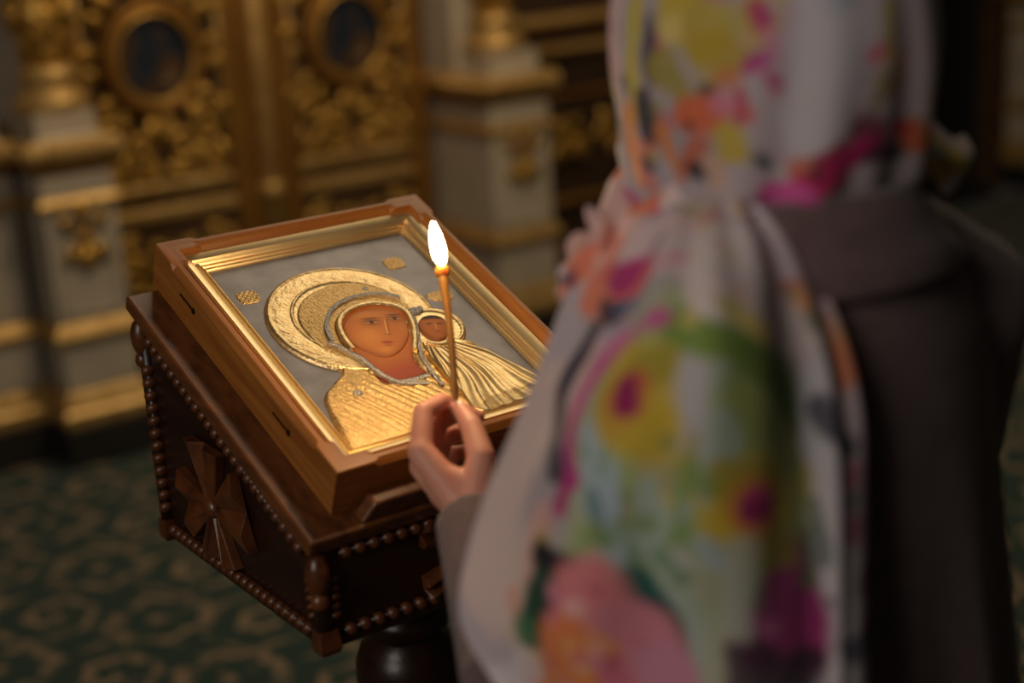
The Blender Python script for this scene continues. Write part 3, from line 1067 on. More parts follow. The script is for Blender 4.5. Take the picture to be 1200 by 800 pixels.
# robe body
ROBE = spline([(0.0440, 0.0420), (0.0450, 0.060), (0.050, 0.092), (0.060, 0.132), (0.084, 0.152), (0.101, 0.168), (0.096, 0.205), (0.0965, 0.262), (0.118, 0.297), (0.152, 0.314), (0.188, 0.3155), (0.216, 0.298),
               (0.233, 0.268), (0.236, 0.236), (0.227, 0.205), (0.214, 0.178), (0.205, 0.150), (0.203, 0.115), (0.205, 0.080), (0.204, 0.050), (0.202, 0.0425), (0.12, 0.042), (0.060, 0.042)], 6)
FACE = spline([(0.131, 0.214), (0.137, 0.234), (0.152, 0.249), (0.174, 0.2565), (0.196, 0.2535), (0.212, 0.244), (0.219, 0.229), (0.215, 0.208), (0.204, 0.188), (0.186, 0.171), (0.166, 0.1625), (0.150, 0.168), (0.137, 0.185), (0.131, 0.200)], 6)
NECK = spline([(0.143, 0.176), (0.138, 0.155), (0.137, 0.136), (0.147, 0.1275), (0.165, 0.126), (0.183, 0.128), (0.181, 0.142), (0.186, 0.160), (0.195, 0.180), (0.17, 0.178)], 5)
OPEN = spline([(0.127, 0.210), (0.134, 0.236), (0.151, 0.253), (0.174, 0.261), (0.199, 0.2575), (0.217, 0.246), (0.2235, 0.229), (0.218, 0.205), (0.204, 0.180), (0.190, 0.158), (0.185, 0.142), (0.187, 0.126), (0.165, 0.1225), (0.145, 0.1245), (0.134, 0.135), (0.135, 0.158), (0.131, 0.180), (0.127, 0.195)], 6)


def robe_h(u, v, d):
    fold = np.zeros_like(u)
    low = np.clip((0.165 - v) / 0.03, 0, 1)
    w = 0.35 * np.sin(v * 55) + 0.2 * np.sin(u * 60)
    q = (u * 0.88 + v * 0.475) * 370 + 0.9 * w
    fold += low * (0.0022 * np.abs(np.sin(q + 0.8 * np.sin(q * 0.37))) ** 0.7 + 0.0010 * np.sin(q * 0.43 + 1.0)) * np.clip((v - 0.045) / 0.02, 0, 1)
    r = np.hypot(u - HC[0] - 0.01, v - HC[1] + 0.01)
    head = np.clip((v - 0.16) / 0.03, 0, 1)
    dome = 0.0045 * np.clip(1 - (r / 0.085) ** 2, 0, 1) * head
    st = 0.00030 * vnoise(P3(u, v), 2400, 3) + 0.00026 * vnoise(P3(u, v), 1100, 5)
    return 0.0036 + dome + fold + st


robe = region('robe', ROBE, robe_h, GOLD_S, plate, hole=OPEN, edge=0.0035)


def band(name, pts, w, h, material, parent, z=0.0085, n=8):
    c = spline(pts, n, closed=False)
    t = np.gradient(c, axis=0)
    t /= np.linalg.norm(t, axis=1)[:, None]
    nn = np.stack([-t[:, 1], t[:, 0]], 1)
    ring = []
    for k in range(len(c)):
        row = []
        for s, hh in ((-1, -0.004), (-1, 0.5 * h), (-0.5, h), (0.5, h), (1, 0.5 * h), (1, -0.004)):
            q = c[k] + nn[k] * s * w
            row.append((q[0], q[1], ZP + z + hh))
        ring.append(row)
    return ipart(name, MB().loft(ring), material, parent, angle=50)


# gold cap border around the face, silver edging of the veil
band('cap_border', [(0.128, 0.190), (0.129, 0.212), (0.136, 0.236), (0.152, 0.253), (0.175, 0.2605), (0.199, 0.257), (0.2165, 0.245), (0.2225, 0.229), (0.217, 0.205), (0.205, 0.182), (0.193, 0.163)], 0.0034, 0.0020, GOLD_E, plate, 0.0088)
band('veil_edging', [(0.114, 0.212), (0.122, 0.240), (0.139, 0.262), (0.160, 0.274), (0.183, 0.2785), (0.211, 0.2745), (0.232, 0.259)], 0.0027, 0.0008, SILVER_B, plate, 0.0092)
band('veil_edging', [(0.110, 0.214), (0.120, 0.196), (0.130, 0.172), (0.134, 0.150), (0.141, 0.130), (0.153, 0.117), (0.178, 0.1075)], 0.0026, 0.0008, SILVER_B, plate, 0.0072)
band('veil_edging', [(0.228, 0.222), (0.217, 0.195), (0.203, 0.168), (0.195, 0.145), (0.192, 0.120), (0.190, 0.098)], 0.0024, 0.0008, SILVER_B, plate, 0.0072)
band('collar_edging', [(0.150, 0.1215), (0.166, 0.1195), (0.187, 0.121)], 0.0030, 0.0010, SILVER_B, plate, 0.0060)
star = lambda c, r: np.array([(c[0] + (r if k % 2 == 0 else r * 0.5) * math.cos(k * PI / 8), c[1] + (r if k % 2 == 0 else r * 0.5) * math.sin(k * PI / 8)) for k in range(16)])
for c, zz in (((0.203, 0.291), 0.0085), ((0.097, 0.123), 0.0085)):
    region('veil_star', star(c, 0.0075), lambda u, v, d: 0.0022 + 0 * u, SILVER_B, plate, res=0.0008, base=ZP + zz - 0.0038)

# painted face
EL_, ER_, NT, NB, MO = np.array([0.1735, 0.2265]), np.array([0.2035, 0.2245]), np.array([0.1915, 0.2285]), np.array([0.1800, 0.2005]), np.array([0.1715, 0.1868])
AXU = np.array([0.30, 0.954])
AXR = np.array([0.954, -0.30])


def face_paint(u, v, d):
    Q = np.stack([u, v], 1)
    base = srgb(178, 106, 48)
    dark = srgb(96, 50, 24)
    light = srgb(206, 140, 70)
    col = np.tile(base, (len(u), 1))

    def blob(c, ra, rb, ang, color, k=1.0, pw=2):
        a = np.radians(ang)
        e1 = AXR * math.cos(a) + AXU * math.sin(a)
        e2 = -AXR * math.sin(a) + AXU * math.cos(a)
        q = Q - np.asarray(c)
        w = np.exp(-(((q @ e1) / ra) ** 2 + ((q @ e2) / rb) ** 2) ** (pw / 2)) * k
        col[:] = col * (1 - w[:, None]) + color * w[:, None]

    blob((0.158, 0.205), 0.016, 0.018, 0, light, 0.55)
    blob((0.176, 0.243), 0.024, 0.008, 0, light, 0.5)
    blob((0.205, 0.203), 0.006, 0.012, 0, light, 0.3)
    blob((0.163, 0.176), 0.010, 0.006, 0, light, 0.6)
    edge = np.exp(-(d / 0.006) ** 1.3)
    col[:] = col * (1 - 0.75 * edge[:, None]) + dark * 0.75 * edge[:, None]
    blob(EL_, 0.0105, 0.0068, 0, srgb(112, 60, 28), 0.8)
    blob(ER_, 0.0090, 0.0066, 0, srgb(112, 60, 28), 0.8)
    for c, w in ((EL_, 0.0080), (ER_, 0.0068)):
        blob(c + AXU * 0.0075, w * 1.4, 0.0013, 4, srgb(64, 32, 16), 0.95, 4)
        blob(c, w, 0.0026, 0, srgb(186, 140, 96), 0.85, 4)
        blob(c + AXU * 0.0023, w * 1.1, 0.0010, 0, srgb(50, 26, 14), 0.95, 4)
        blob(c - AXU * 0.0022, w, 0.0006, 0, srgb(80, 42, 22), 0.8, 4)
        blob(c + AXU * 0.0002, 0.0027, 0.0026, 0, srgb(34, 18, 10), 1.0, 4)
    mid = (NT + NB) / 2
    ang = math.degrees(math.atan2((NT - NB) @ AXU, (NT - NB) @ AXR))
    blob(mid + AXR * 0.0022, 0.016, 0.0010, ang, srgb(100, 50, 24), 0.75, 4)
    blob(mid, 0.015, 0.0013, ang, srgb(216, 156, 88), 0.8, 4)
    blob(NB, 0.0040, 0.0018, 0, srgb(120, 60, 30), 0.7)
    blob(NB + AXU * 0.002, 0.0016, 0.0016, 0, srgb(222, 164, 98), 0.7)
    blob(MO, 0.0078, 0.0015, 0, srgb(110, 36, 24), 0.9, 4)
    blob(MO - AXU * 0.0020, 0.0050, 0.0014, 0, srgb(176, 78, 52), 0.8, 4)
    blob(MO + AXU * 0.0020, 0.0056, 0.0012, 0, srgb(150, 66, 42), 0.7, 4)
    blob(MO - AXU * 0.0050, 0.0056, 0.0012, 0, srgb(116, 60, 30), 0.6, 4)
    return col


region('face', FACE, lambda u, v, d: 0.0066 + 0.0024 * np.clip(d / 0.03, 0, 1) ** 0.6 + 0 * u, PAINTED, plate, res=0.0007, paint=face_paint, edge=0.004)


def neck_paint(u, v, d):
    t = np.clip((v - 0.140) / 0.022, 0, 1)[:, None]
    c = srgb(150, 66, 40) * (1 - t) + srgb(168, 96, 42) * t
    e = np.exp(-(d / 0.004) ** 1.3)[:, None] * 0.5
    return c * (1 - e) + srgb(90, 36, 22) * e


region('neck', OPEN, lambda u, v, d: 0.0056 + 0 * u, PAINTED, plate, res=0.0009, paint=neck_paint)

# child figure
CC = np.array([0.2415, 0.1960])
region('child_halo', circle(CC + (0.002, 0.002), 0.0375), lambda u, v, d: 0.0052 + 0.0012 * np.exp(-((np.hypot(u - CC[0], v - CC[1]) - 0.033) / 0.0018) ** 2) + 0.00012 * np.sin(np.arctan2(v - CC[1], u - CC[0]) * 28), GOLD_P, plate)
region('halo_patch', spline([(0.224, 0.236), (0.247, 0.238), (0.245, 0.226), (0.228, 0.224)], 5), lambda u, v, d: 0.0078 + 0 * u, SILVER_B, plate)
CF = spline([(0.2205, 0.196), (0.226, 0.210), (0.240, 0.218), (0.255, 0.214), (0.2605, 0.202), (0.256, 0.186), (0.243, 0.172), (0.230, 0.170), (0.222, 0.180)], 6)


def child_paint(u, v, d):
    Q = np.stack([u, v], 1) - CC
    col = np.tile(srgb(160, 92, 40), (len(u), 1))
    hair = np.clip((Q @ AXU - 0.010) / 0.003, 0, 1)[:, None]
    e = np.exp(-(d / 0.004) ** 1.3)[:, None] * 0.7
    col = col * (1 - e) + srgb(76, 38, 18) * e
    for dx in (-0.007, 0.006):
        w = np.exp(-(((Q @ AXR - dx) / 0.0036) ** 2 + ((Q @ AXU - 0.002) / 0.0014) ** 2))[:, None]
        col = col * (1 - w) + srgb(40, 20, 10) * w
    w = np.exp(-(((Q @ AXR) / 0.0010) ** 2 + ((Q @ AXU + 0.003) / 0.006) ** 4))[:, None] * 0.7
    col = col * (1 - w) + srgb(205, 140, 74) * w
    w = np.exp(-(((Q @ AXR) / 0.004) ** 2 + ((Q @ AXU + 0.013) / 0.0012) ** 2))[:, None] * 0.9
    col = col * (1 - w) + srgb(110, 40, 24) * w
    return col * (1 - hair) + srgb(52, 28, 16) * hair


region('child_face', CF, lambda u, v, d: 0.0072 + 0.002 * np.clip(d / 0.012, 0, 1) ** 0.6, PAINTED, plate, res=0.0007, paint=child_paint)
CROBE = spline([(0.2115, 0.176), (0.226, 0.166), (0.243, 0.169), (0.262, 0.162), (0.274, 0.140), (0.286, 0.112), (0.300, 0.082), (0.306, 0.060), (0.302, 0.0425), (0.262, 0.042), (0.206, 0.042), (0.204, 0.082), (0.2035, 0.115), (0.206, 0.150)], 6)


def crobe_h(u, v, d):
    a = np.arctan2(v - 0.190, u - 0.222)
    r = np.hypot(u - 0.222, v - 0.190)
    s = a * 17 + 0.6 * np.sin(r * 60) + 9 * r
    return 0.0058 + 0.0013 * np.abs(np.sin(s)) ** 0.6 + 0.0006 * np.sin(2.7 * s + 22 * r) + 0.0018 * np.clip(d / 0.02, 0, 1)


region('child_robe', CROBE, crobe_h, GOLD_P, plate, res=0.0009)
band('child_collar', [(0.214, 0.172), (0.228, 0.163), (0.246, 0.166)], 0.0034, 0.0018, GOLD_E, plate, 0.0078)
# corner ornaments and a small engraved tablet
for c in ((0.0690, 0.3300), (0.2690, 0.3340)):
    a = np.linspace(0, 2 * PI, 64, endpoint=False)
    sq = np.stack([c[0] + 0.0125 * np.sign(np.cos(a)) * np.abs(np.cos(a)) ** 0.25 * (1 + 0.06 * np.cos(8 * a)), c[1] + 0.0115 * np.sign(np.sin(a)) * np.abs(np.sin(a)) ** 0.25 * (1 + 0.06 * np.cos(8 * a))], 1)
    region('corner_ornament', sq, lambda u, v, d, c=c: 0.0012 + 0.0006 * np.sin((u - c[0]) * 900) * np.sin((v - c[1]) * 900), GOLD_S, plate, res=0.0008)
region('engraved_tablet', spline([(0.270, 0.262), (0.300, 0.263), (0.303, 0.250), (0.296, 0.243), (0.278, 0.246)], 4), lambda u, v, d: 0.0011 + 0.0005 * np.sin(u * 1200) * np.sin(v * 900), GOLD_S, plate, res=0.0009)

# ------------------------------------------------------------------ candle
CB, CTOP = Vector((0.1046, -0.0617, 1.1983)), Vector((0.1452, 0.0083, 1.3271))
cd = (CTOP - CB).normalized()
cand = empty('candle', CB)
tag(cand, 'thin lit beeswax candle held in front of the icon', 'candle')
path = []
for t in np.linspace(0, 1, 14):
    q = CB.lerp(CTOP, t) + Vector((0.0022, -0.0012, 0)) * math.sin(PI * t)
    path.append(q)
part('wax', MB().tube(path, [0.0040] * 11 + [0.0043, 0.0052, 0.0050], 14), WAX, cand, True)
b = MB()
b.ball(CTOP - Vector((0, 0, 0.0005)), (0.0076, 0.0076, 0.0078), 14, 10)
part('melted_tip', b, GLOW_WAX, cand, True)
part('wick', MB().tube([CTOP, CTOP + Vector((0.0003, 0.0004, 0.006)), CTOP + Vector((0.001, 0.001, 0.011))], 0.0007, 6), IRON, cand, True)
fl = MB()
rings = []
fb = CTOP + Vector((0, 0, 0.0065))
fdir = Vector((-0.005, 0.0025, 0.0450))
for t in np.linspace(0, 1, 16):
    r = 0.0086 * math.sin(PI * (0.03 + 0.94 * t ** 0.85)) ** 0.55 * (1.0 - 0.22 * t)
    r = max(r, 0.0004)
    c = fb + fdir * t
    rings.append([(c.x + r * math.cos(a), c.y + r * math.sin(a), c.z) for a in np.linspace(0, 2 * PI, 18, endpoint=False)])
fl.loft(rings)
flame = part('flame', fl, FLAME, cand, True)
flame.visible_shadow = True
ld = bpy.data.lights.new('candle_glow', 'POINT')
ld.energy = 2.0
ld.color = (1.0, 0.66, 0.35)
ld.shadow_soft_size = 0.012
lo = bpy.data.objects.new('candle_glow', ld)
COL.objects.link(lo)
lo.parent = cand
lo.location = fb + fdir * 1.18 - CB

# ------------------------------------------------------------------ woman
WC = (0.19, -0.45)
SHL, ELL, WRL = Vector((0.038, -0.478, 1.345)), Vector((-0.020, -0.330, 1.060)), Vector((0.0600, -0.150, 1.122))
mir = lambda q: Vector((2 * WC[0] - q[0], q[1], q[2]))
RD = Vector((0.02, -0.13, -0.03))
HAND = dict(wrist=(.0640, -.1400, 1.1310), iM=(.0475, -.0850, 1.1830), mM=(.0560, -.0720, 1.1620), rM=(.0700, -.0620, 1.1410), pM=(.0850, -.0560, 1.1200),
            iP=(.0699, -.0583, 1.2110), iD=(.0985, -.0500, 1.2130), iT=(.1105, -.0515, 1.2030), mP=(.0960, -.0420, 1.1900), mD=(.1240, -.0430, 1.1950), mT=(.1365, -.0527, 1.1880),
            rP=(.1100, -.0300, 1.1690), rD=(.1330, -.0340, 1.1690), rT=(.1380, -.0480, 1.1620), pP=(.1200, -.0230, 1.1440), pD=(.1360, -.0310, 1.1450), pT=(.1370, -.0440, 1.1390),
            tC=(.0757, -.1390, 1.1480), tM=(.0890, -.1270, 1.1770), tI=(.1005, -.0960, 1.1980), tT=(.1062, -.0690, 1.2080))


def hand_mb(H):
    b = MB()
    w = H['wrist']
    # palm: overlapping tapered capsules, metacarpals
    for k, (mcp, r0, r1) in enumerate((('iM', 0.0198, 0.0133), ('mM', 0.0209, 0.0133), ('rM', 0.0198, 0.0122), ('pM', 0.0186, 0.0111))):
        b.capsule(w, H[mcp], r0, r1)
    b.capsule(H['iM'], H['pM'], 0.0127, 0.0113)
    mid = (H['mM'] + w) / 2
    b.capsule(mid, (H['rM'] + w) / 2, 0.0186, 0.0175)
    b.capsule((H['tC'] + w) / 2, H['tM'], 0.0198, 0.0141)
    b.capsule(H['tC'], (H['iM'] * 0.7 + w * 0.3), 0.0164, 0.0119)
    for a, bb, c, d, r in (('iM', 'iP', 'iD', 'iT', (0.0124, 0.0104, 0.0090, 0.0075)), ('mM', 'mP', 'mD', 'mT', (0.0127, 0.0106, 0.0093, 0.0077)),
                           ('rM', 'rP', 'rD', 'rT', (0.0119, 0.0099, 0.0087, 0.0072)), ('pM', 'pP', 'pD', 'pT', (0.0104, 0.0088, 0.0077, 0.0066))):
        b.capsule(H[a], H[bb], r[0], r[1])
        b.capsule(H[bb], H[c], r[1], r[2])
        b.capsule(H[c], H[d], r[2], r[3])
    b.capsule(H['tM'], H['tI'], 0.0141, 0.0113)
    b.capsule(H['tI'], H['tT'], 0.0115, 0.0085)
    return b


HL = {k: Vector(v) for k, v in HAND.items()}
HR = {k: mir(v) + RD for k, v in HL.items()}
SHR, ELR, WRR = mir(SHL), mir(ELL) + RD * 0.4, mir(WRL) + RD
bl = hand_mb(HL)
bl.capsule(HL['wrist'], HL['wrist'].lerp(ELL, 0.35), 0.0230, 0.0280)
hand_l = remeshed('hand_l', bl, SKIN, 0.0022, 4, 0.5)
br = hand_mb(HR)
br.capsule(HR['wrist'], HR['wrist'].lerp(ELR, 0.35), 0.0230, 0.0280)
hand_r = remeshed('hand_r', br, SKIN, 0.0030, 4, 0.5)

b = MB()
hc = Vector((0.19, -0.415, 1.575))
b.ball(hc + Vector((0, -0.012, 0.018)), (0.076, 0.094, 0.098), 24, 18)
b.ball(hc + Vector((0, 0.022, -0.045)), (0.060, 0.064, 0.074), 20, 14)
b.ball(hc + Vector((0, 0.062, -0.092)), (0.024, 0.022, 0.020), 12, 8)
b.capsule(hc + Vector((0, 0.082, 0.012)), hc + Vector((0, 0.100, -0.030)), 0.009, 0.013)
b.capsule(hc + Vector((-0.018, 0.080, -0.062)), hc + Vector((0.018, 0.080, -0.062)), 0.009, 0.009)
for s in (-1, 1):
    b.ball(hc + Vector((s * 0.075, -0.005, -0.015)), (0.010, 0.018, 0.030), 10, 8)
    b.capsule(hc + Vector((s * 0.014, 0.078, 0.026)), hc + Vector((s * 0.050, 0.066, 0.026)), 0.009, 0.008)
    b.ball(hc + Vector((s * 0.040, 0.055, -0.030)), (0.026, 0.024, 0.026), 12, 8)
b.capsule(hc + Vector((0, -0.022, -0.07)), (0.19, -0.445, 1.40), 0.050, 0.058)
for z, rx, ry in ((1.36, 0.12, 0.075), (1.28, 0.135, 0.095), (1.18, 0.125, 0.095), (1.08, 0.12, 0.09), (0.98, 0.135, 0.10), (0.88, 0.15, 0.11)):
    b.ball((WC[0], WC[1], z), (rx, ry, 0.10), 20, 12)
for sh, el, wr in ((SHL, ELL, WRL), (SHR, ELR, WRR)):
    b.capsule(sh + Vector((0, 0, 0)), el, 0.044, 0.036)
    b.capsule(el, el.lerp(wr, 0.85), 0.036, 0.027)
for s in (-1, 1):
    x = WC[0] + s * 0.075
    b.capsule((x, WC[1], 0.88), (x, WC[1] + 0.02, 0.48), 0.075, 0.050)
    b.capsule((x, WC[1] + 0.02, 0.48), (x, WC[1] - 0.01, 0.09), 0.048, 0.034)
    b.capsule((x, WC[1] - 0.02, 0.06), (x, WC[1] + 0.13, 0.035), 0.035, 0.028)
body = remeshed('person', b, SKIN, 0.008, 4, 0.5)


def join(meshes, name):
    bm = bmesh.new()
    for me in meshes:
        bm.from_mesh(me)
    out = bpy.data.meshes.new(name)
    bm.to_mesh(out)
    bm.free()
    out.materials.append(SKIN)
    out.polygons.foreach_set('use_smooth', [True] * len(out.polygons))
    return out


pm = join([body, hand_l, hand_r], 'person')
person = link('person', pm)
tag(person, 'woman seen from behind in flowered headscarf and brown coat, holding a candle to the icon', 'person')
# nail of the thumb and index finger
def nail(a, b_, side, r):
    a, b_ = Vector(a), Vector(b_)
    d = (b_ - a).normalized()
    s = Vector(side)
    s = (s - d * s.dot(d)).normalized()
    R = Matrix((d, s.cross(d), s)).transposed()
    mb = MB()
    mb.ball(b_ + d * 0.0005 + s * r * 0.74, (0.0062, 0.0048, 0.0022), 12, 8, R)
    return part('nail', mb, NAIL, person, True)


nail(HL['tI'], HL['tT'], (-0.3, -0.75, 0.6), 0.0085)
nail(HL['iD'], HL['iT'], (0.3, 0.4, 0.9), 0.0072)
for s in (-1, 1):
    part('eye', MB().ball(hc + Vector((s * 0.032, 0.070, 0.006)), 0.0115, 14, 10), EYE, person, True)
    part('iris', MB().ball(hc + Vector((s * 0.032, 0.078, 0.005)), (0.0052, 0.0040, 0.0052), 10, 8), IRIS, person, True)
part('lips', MB().ball(hc + Vector((0, 0.089, -0.062)), (0.020, 0.004, 0.0075), 14, 8), LIP, person, True)
b = MB()
for s in (-1, 1):
    b.capsule(hc + Vector((s * 0.005, 0.070, 0.088)), hc + Vector((s * 0.068, 0.020, 0.040)), 0.020, 0.018)
b.ball(hc + Vector((0, -0.020, 0.024)), (0.080, 0.092, 0.098), 20, 14)
part('hair', b, HAIR, person, True)
for s in (-1, 1):
    x = WC[0] + s * 0.075
    b = MB()
    b.capsule((x, WC[1] - 0.035, 0.036), (x, WC[1] + 0.15, 0.032), 0.042, 0.034)
    b.box((x - 0.036, WC[1] - 0.07, 0.0), (x + 0.036, WC[1] + 0.17, 0.02))
    o = link('shoe', remeshed('shoe', b, SHOE, 0.006, 3), person)

# coat
b = MB()
rings = []
RW = [(0.30, .255, .215), (0.45, .245, .205), (0.62, .225, .185), (0.80, .200, .160), (0.92, .186, .145), (1.02, .176, .132), (1.12, .168, .126), (1.22, .172, .126), (1.30, .174, .124),
      (1.35, .166, .118), (1.385, .146, .110), (1.41, .120, .100), (1.44, .092, .088), (1.46, .076, .076)]
for z, rx, ry in RW:
    ring = []
    for k in range(72):
        a = 2 * PI * k / 72
        fold = 0.0
        low = max(0.0, min(1.0, (1.26 - z) / 0.35))
        fold = low * (0.009 * math.sin(a * 9 + 0.8) + 0.006 * math.sin(a * 15 + 2))
        wide = max(0.0, min(1.0, (1.30 - z) / 0.2)) * 0.022
        ring.append((WC[0] + wide + (rx + wide + fold) * math.cos(a), WC[1] + (ry + fold) * math.sin(a), z))
    rings.append(ring)
b.loft(rings)
for sh, el, wr, wrist in ((SHL, ELL, WRL, HL['wrist']), (SHR, ELR, WRR, HR['wrist'])):
    b.capsule(sh, sh.lerp(el, 0.5) + Vector((-0.004 if sh.x < 0.19 else 0.004, 0, 0)), 0.062, 0.057)
    b.capsule(sh.lerp(el, 0.5), el, 0.057, 0.050)
    b.capsule((0.19 + (sh.x - 0.19) * 0.25, -0.462, 1.425), sh, 0.048 if sh.x < 0.19 else 0.056, 0.058 if sh.x < 0.19 else 0.064)
    e = wr.lerp(wrist, 0.6)
    b.capsule(el, el.lerp(e, 0.5), 0.050, 0.043)
    d = (e - el).normalized()
    b.tube([el.lerp(e, 0.45), el.lerp(e, 0.8), e], [0.0435, 0.0385, 0.0365], 20)
coat = link('coat', remeshed('coat', b, COAT, 0.006, 5, 0.5), person)
coat['label'] = 'mauve brown wool coat'
# coat collar
rings = []
for z, k_, dz in ((1.402, 0.130, 0), (1.408, 0.1325, 0), (1.425, 0.116, 0), (1.445, 0.100, 0), (1.464, 0.089, 0), (1.470, 0.082, 0), (1.445, 0.078, 0)):
    ring = []
    for k in range(48):
        a = 2 * PI * k / 48
        back = 0.5 - 0.5 * math.sin(a)
        ring.append((WC[0] + k_ * math.cos(a), WC[1] - 0.004 + (k_ * 0.66 + 0.026) * math.sin(a), z + 0.004 * back - 0.02 * (1 - back)))
    rings.append(ring)
part('collar', MB().loft(rings, close=False), COAT, coat, True)


# ------------------------------------------------------------------ scarf
def grid_surface(ctrl, nu, nv):
    C = np.array(ctrl, float)
    R, K = C.shape[:2]

    def cr(A, t):
        m = A.shape[0]
        x = t * (m - 1)
        i = np.minimum(x.astype(int), m - 2)
        f = (x - i)[:, None, None]
        p0, p1, p2, p3 = A[np.maximum(i - 1, 0)], A[i], A[i + 1], A[np.minimum(i + 2, m - 1)]
        return 0.5 * (2 * p1 + (p2 - p0) * f + (2 * p0 - 5 * p1 + 4 * p2 - p3) * f * f + (3 * p1 - p0 - 3 * p2 + p3) * f ** 3)
    A = cr(C, np.linspace(0, 1, nv))
    B = cr(A.transpose(1, 0, 2), np.linspace(0, 1, nu)).transpose(1, 0, 2)
    return B                                  # nv x nu x 3


def normals(S):
    du = np.gradient(S, axis=1)
    dv = np.gradient(S, axis=0)
    n = np.cross(dv, du)
    return n / (np.linalg.norm(n, axis=2)[..., None] + 1e-9)


DRAPE = [
    [(0.063, -0.355, 1.428), (0.071, -0.392, 1.447), (0.084, -0.422, 1.457), (0.095, -0.447, 1.462), (0.104, -0.465, 1.464), (0.113, -0.478, 1.463), (0.119, -0.490, 1.459)],
    [(0.040, -0.353, 1.390), (0.034, -0.415, 1.416), (0.032, -0.471, 1.434), (0.044, -0.502, 1.442), (0.072, -0.516, 1.439), (0.103, -0.522, 1.427), (0.119, -0.531, 1.416)],
    [(0.019, -0.353, 1.350), (0.005, -0.433, 1.382), (-0.006, -0.504, 1.409), (0.007, -0.542, 1.416), (0.043, -0.553, 1.403), (0.094, -0.551, 1.385), (0.116, -0.562, 1.376)],
    [(-0.008, -0.351, 1.303), (-0.034, -0.459, 1.341), (-0.032, -0.523, 1.362), (-0.011, -0.560, 1.367), (0.034, -0.570, 1.357), (0.087, -0.569, 1.337), (0.111, -0.582, 1.330)],
    [(-0.043, -0.348, 1.247), (-0.060, -0.460, 1.290), (-0.041, -0.518, 1.304), (-0.014, -0.561, 1.309), (0.031, -0.576, 1.301), (0.082, -0.579, 1.284), (0.109, -0.587, 1.276)],
    [(-0.068, -0.348, 1.197), (-0.071, -0.449, 1.229), (-0.044, -0.508, 1.241), (-0.015, -0.556, 1.249), (0.029, -0.577, 1.241), (0.078, -0.584, 1.228), (0.105, -0.592, 1.222)],
    [(-0.081, -0.355, 1.153), (-0.080, -0.450, 1.175), (-0.043, -0.499, 1.181), (-0.011, -0.549, 1.189), (0.028, -0.577, 1.186), (0.074, -0.588, 1.174), (0.102, -0.596, 1.168)],
    [(-0.080, -0.396, 1.114), (-0.068, -0.445, 1.105), (-0.045, -0.498, 1.109), (-0.015, -0.552, 1.121), (0.024, -0.580, 1.118), (0.067, -0.595, 1.108), (0.095, -0.604, 1.101)],
    [(-0.068, -0.431, 1.073), (-0.066, -0.458, 1.040), (-0.051, -0.505, 1.043), (-0.023, -0.558, 1.054), (0.017, -0.587, 1.052), (0.058, -0.604, 1.046), (0.086, -0.613, 1.042)],
]
TAIL = [
    [(0.225, -0.475, 1.510), (0.273, -0.483, 1.507), (0.306, -0.485, 1.496), (0.337, -0.486, 1.482)],
    [(0.215, -0.499, 1.490), (0.248, -0.504, 1.492), (0.280, -0.511, 1.482), (0.315, -0.513, 1.471)],
    [(0.213, -0.506, 1.470), (0.246, -0.515, 1.470), (0.265, -0.520, 1.460), (0.289, -0.515, 1.450)],
]


def drape_surface(nu=150, nv=190):
    S = grid_surface(DRAPE, nu, nv)
    Nn = normals(S)
    s = np.linspace(0, 1, nu)[None, :]
    t = np.linspace(0, 1, nv)[:, None]
    w = 0.0045 * np.sin(s * 21 + 1.4 * np.sin(t * 3.1) + 1.0) * (0.35 + 0.65 * t) + 0.0025 * np.sin(s * 39 + t * 4) * (1 - t)
    w = w + 0.010 * np.exp(-((s - 0.80 - 0.04 * t) / 0.028) ** 2) * np.clip(t * 4 - 0.3, 0, 1) * 0.7 - 0.003 * np.exp(-((s - 0.74 - 0.03 * t) / 0.03) ** 2) * np.clip(t * 4 - 0.5, 0, 1)
    return S + Nn * (w[..., None] + 0.004)


HOOD = np.array([(1.712, .19, -.415, .004, .004), (1.708, .19, -.415, .036, .044), (1.694, .19, -.416, .066, .082), (1.662, .19, -.417, .092, .112), (1.615, .19, -.418, .108, .130), (1.565, .19, -.418, .112, .134),
                 (1.520, .19, -.416, .109, .131), (1.482, .19, -.411, .101, .126), (1.452, .19, -.406, .093, .120), (1.428, .19, -.404, .090, .118), (1.412, .19, -.408, .094, .119)])


def hood_surface(nu=180, nv=130):
    t = np.linspace(0, 1, nv)
    x = t * (len(HOOD) - 1)
    i = np.minimum(x.astype(int), len(HOOD) - 2)
    f = (x - i)[:, None]
    p0, p1, p2, p3 = HOOD[np.maximum(i - 1, 0)], HOOD[i], HOOD[i + 1], HOOD[np.minimum(i + 2, len(HOOD) - 1)]
    R = 0.5 * (2 * p1 + (p2 - p0) * f + (2 * p0 - 5 * p1 + 4 * p2 - p3) * f * f + (3 * p1 - p0 - 3 * p2 + p3) * f ** 3)
    a = np.linspace(0, 2 * PI, nu, endpoint=False)[None, :]
    T = t[:, None]
    amp = np.clip((T - 0.30) / 0.4, 0, 1)
    q = a + 0.9 * (T - 0.5) * np.sin(a)          # folds gather toward the chin
    w = amp * (0.0045 * np.sin(q * 9 + 1.0) + 0.003 * np.sin(q * 17 + 4 * T))
    low = np.clip((T - 0.72) / 0.28, 0, 1)
    w = w + low * 0.007 * np.sin(a * 7 + 2.2)
    rx = R[:, 3][:, None] + w
    ry = R[:, 4][:, None] + w
    X = R[:, 1][:, None] + rx * np.sin(a)
    Y = R[:, 2][:, None] + ry * np.cos(a)
    back = 0.5 - 0.5 * np.cos(a)
    Z = R[:, 0][:, None] + low * (0.040 * back - 0.02 * (1 - back)) + 0 * a
    return np.stack([X, Y, Z], 2)


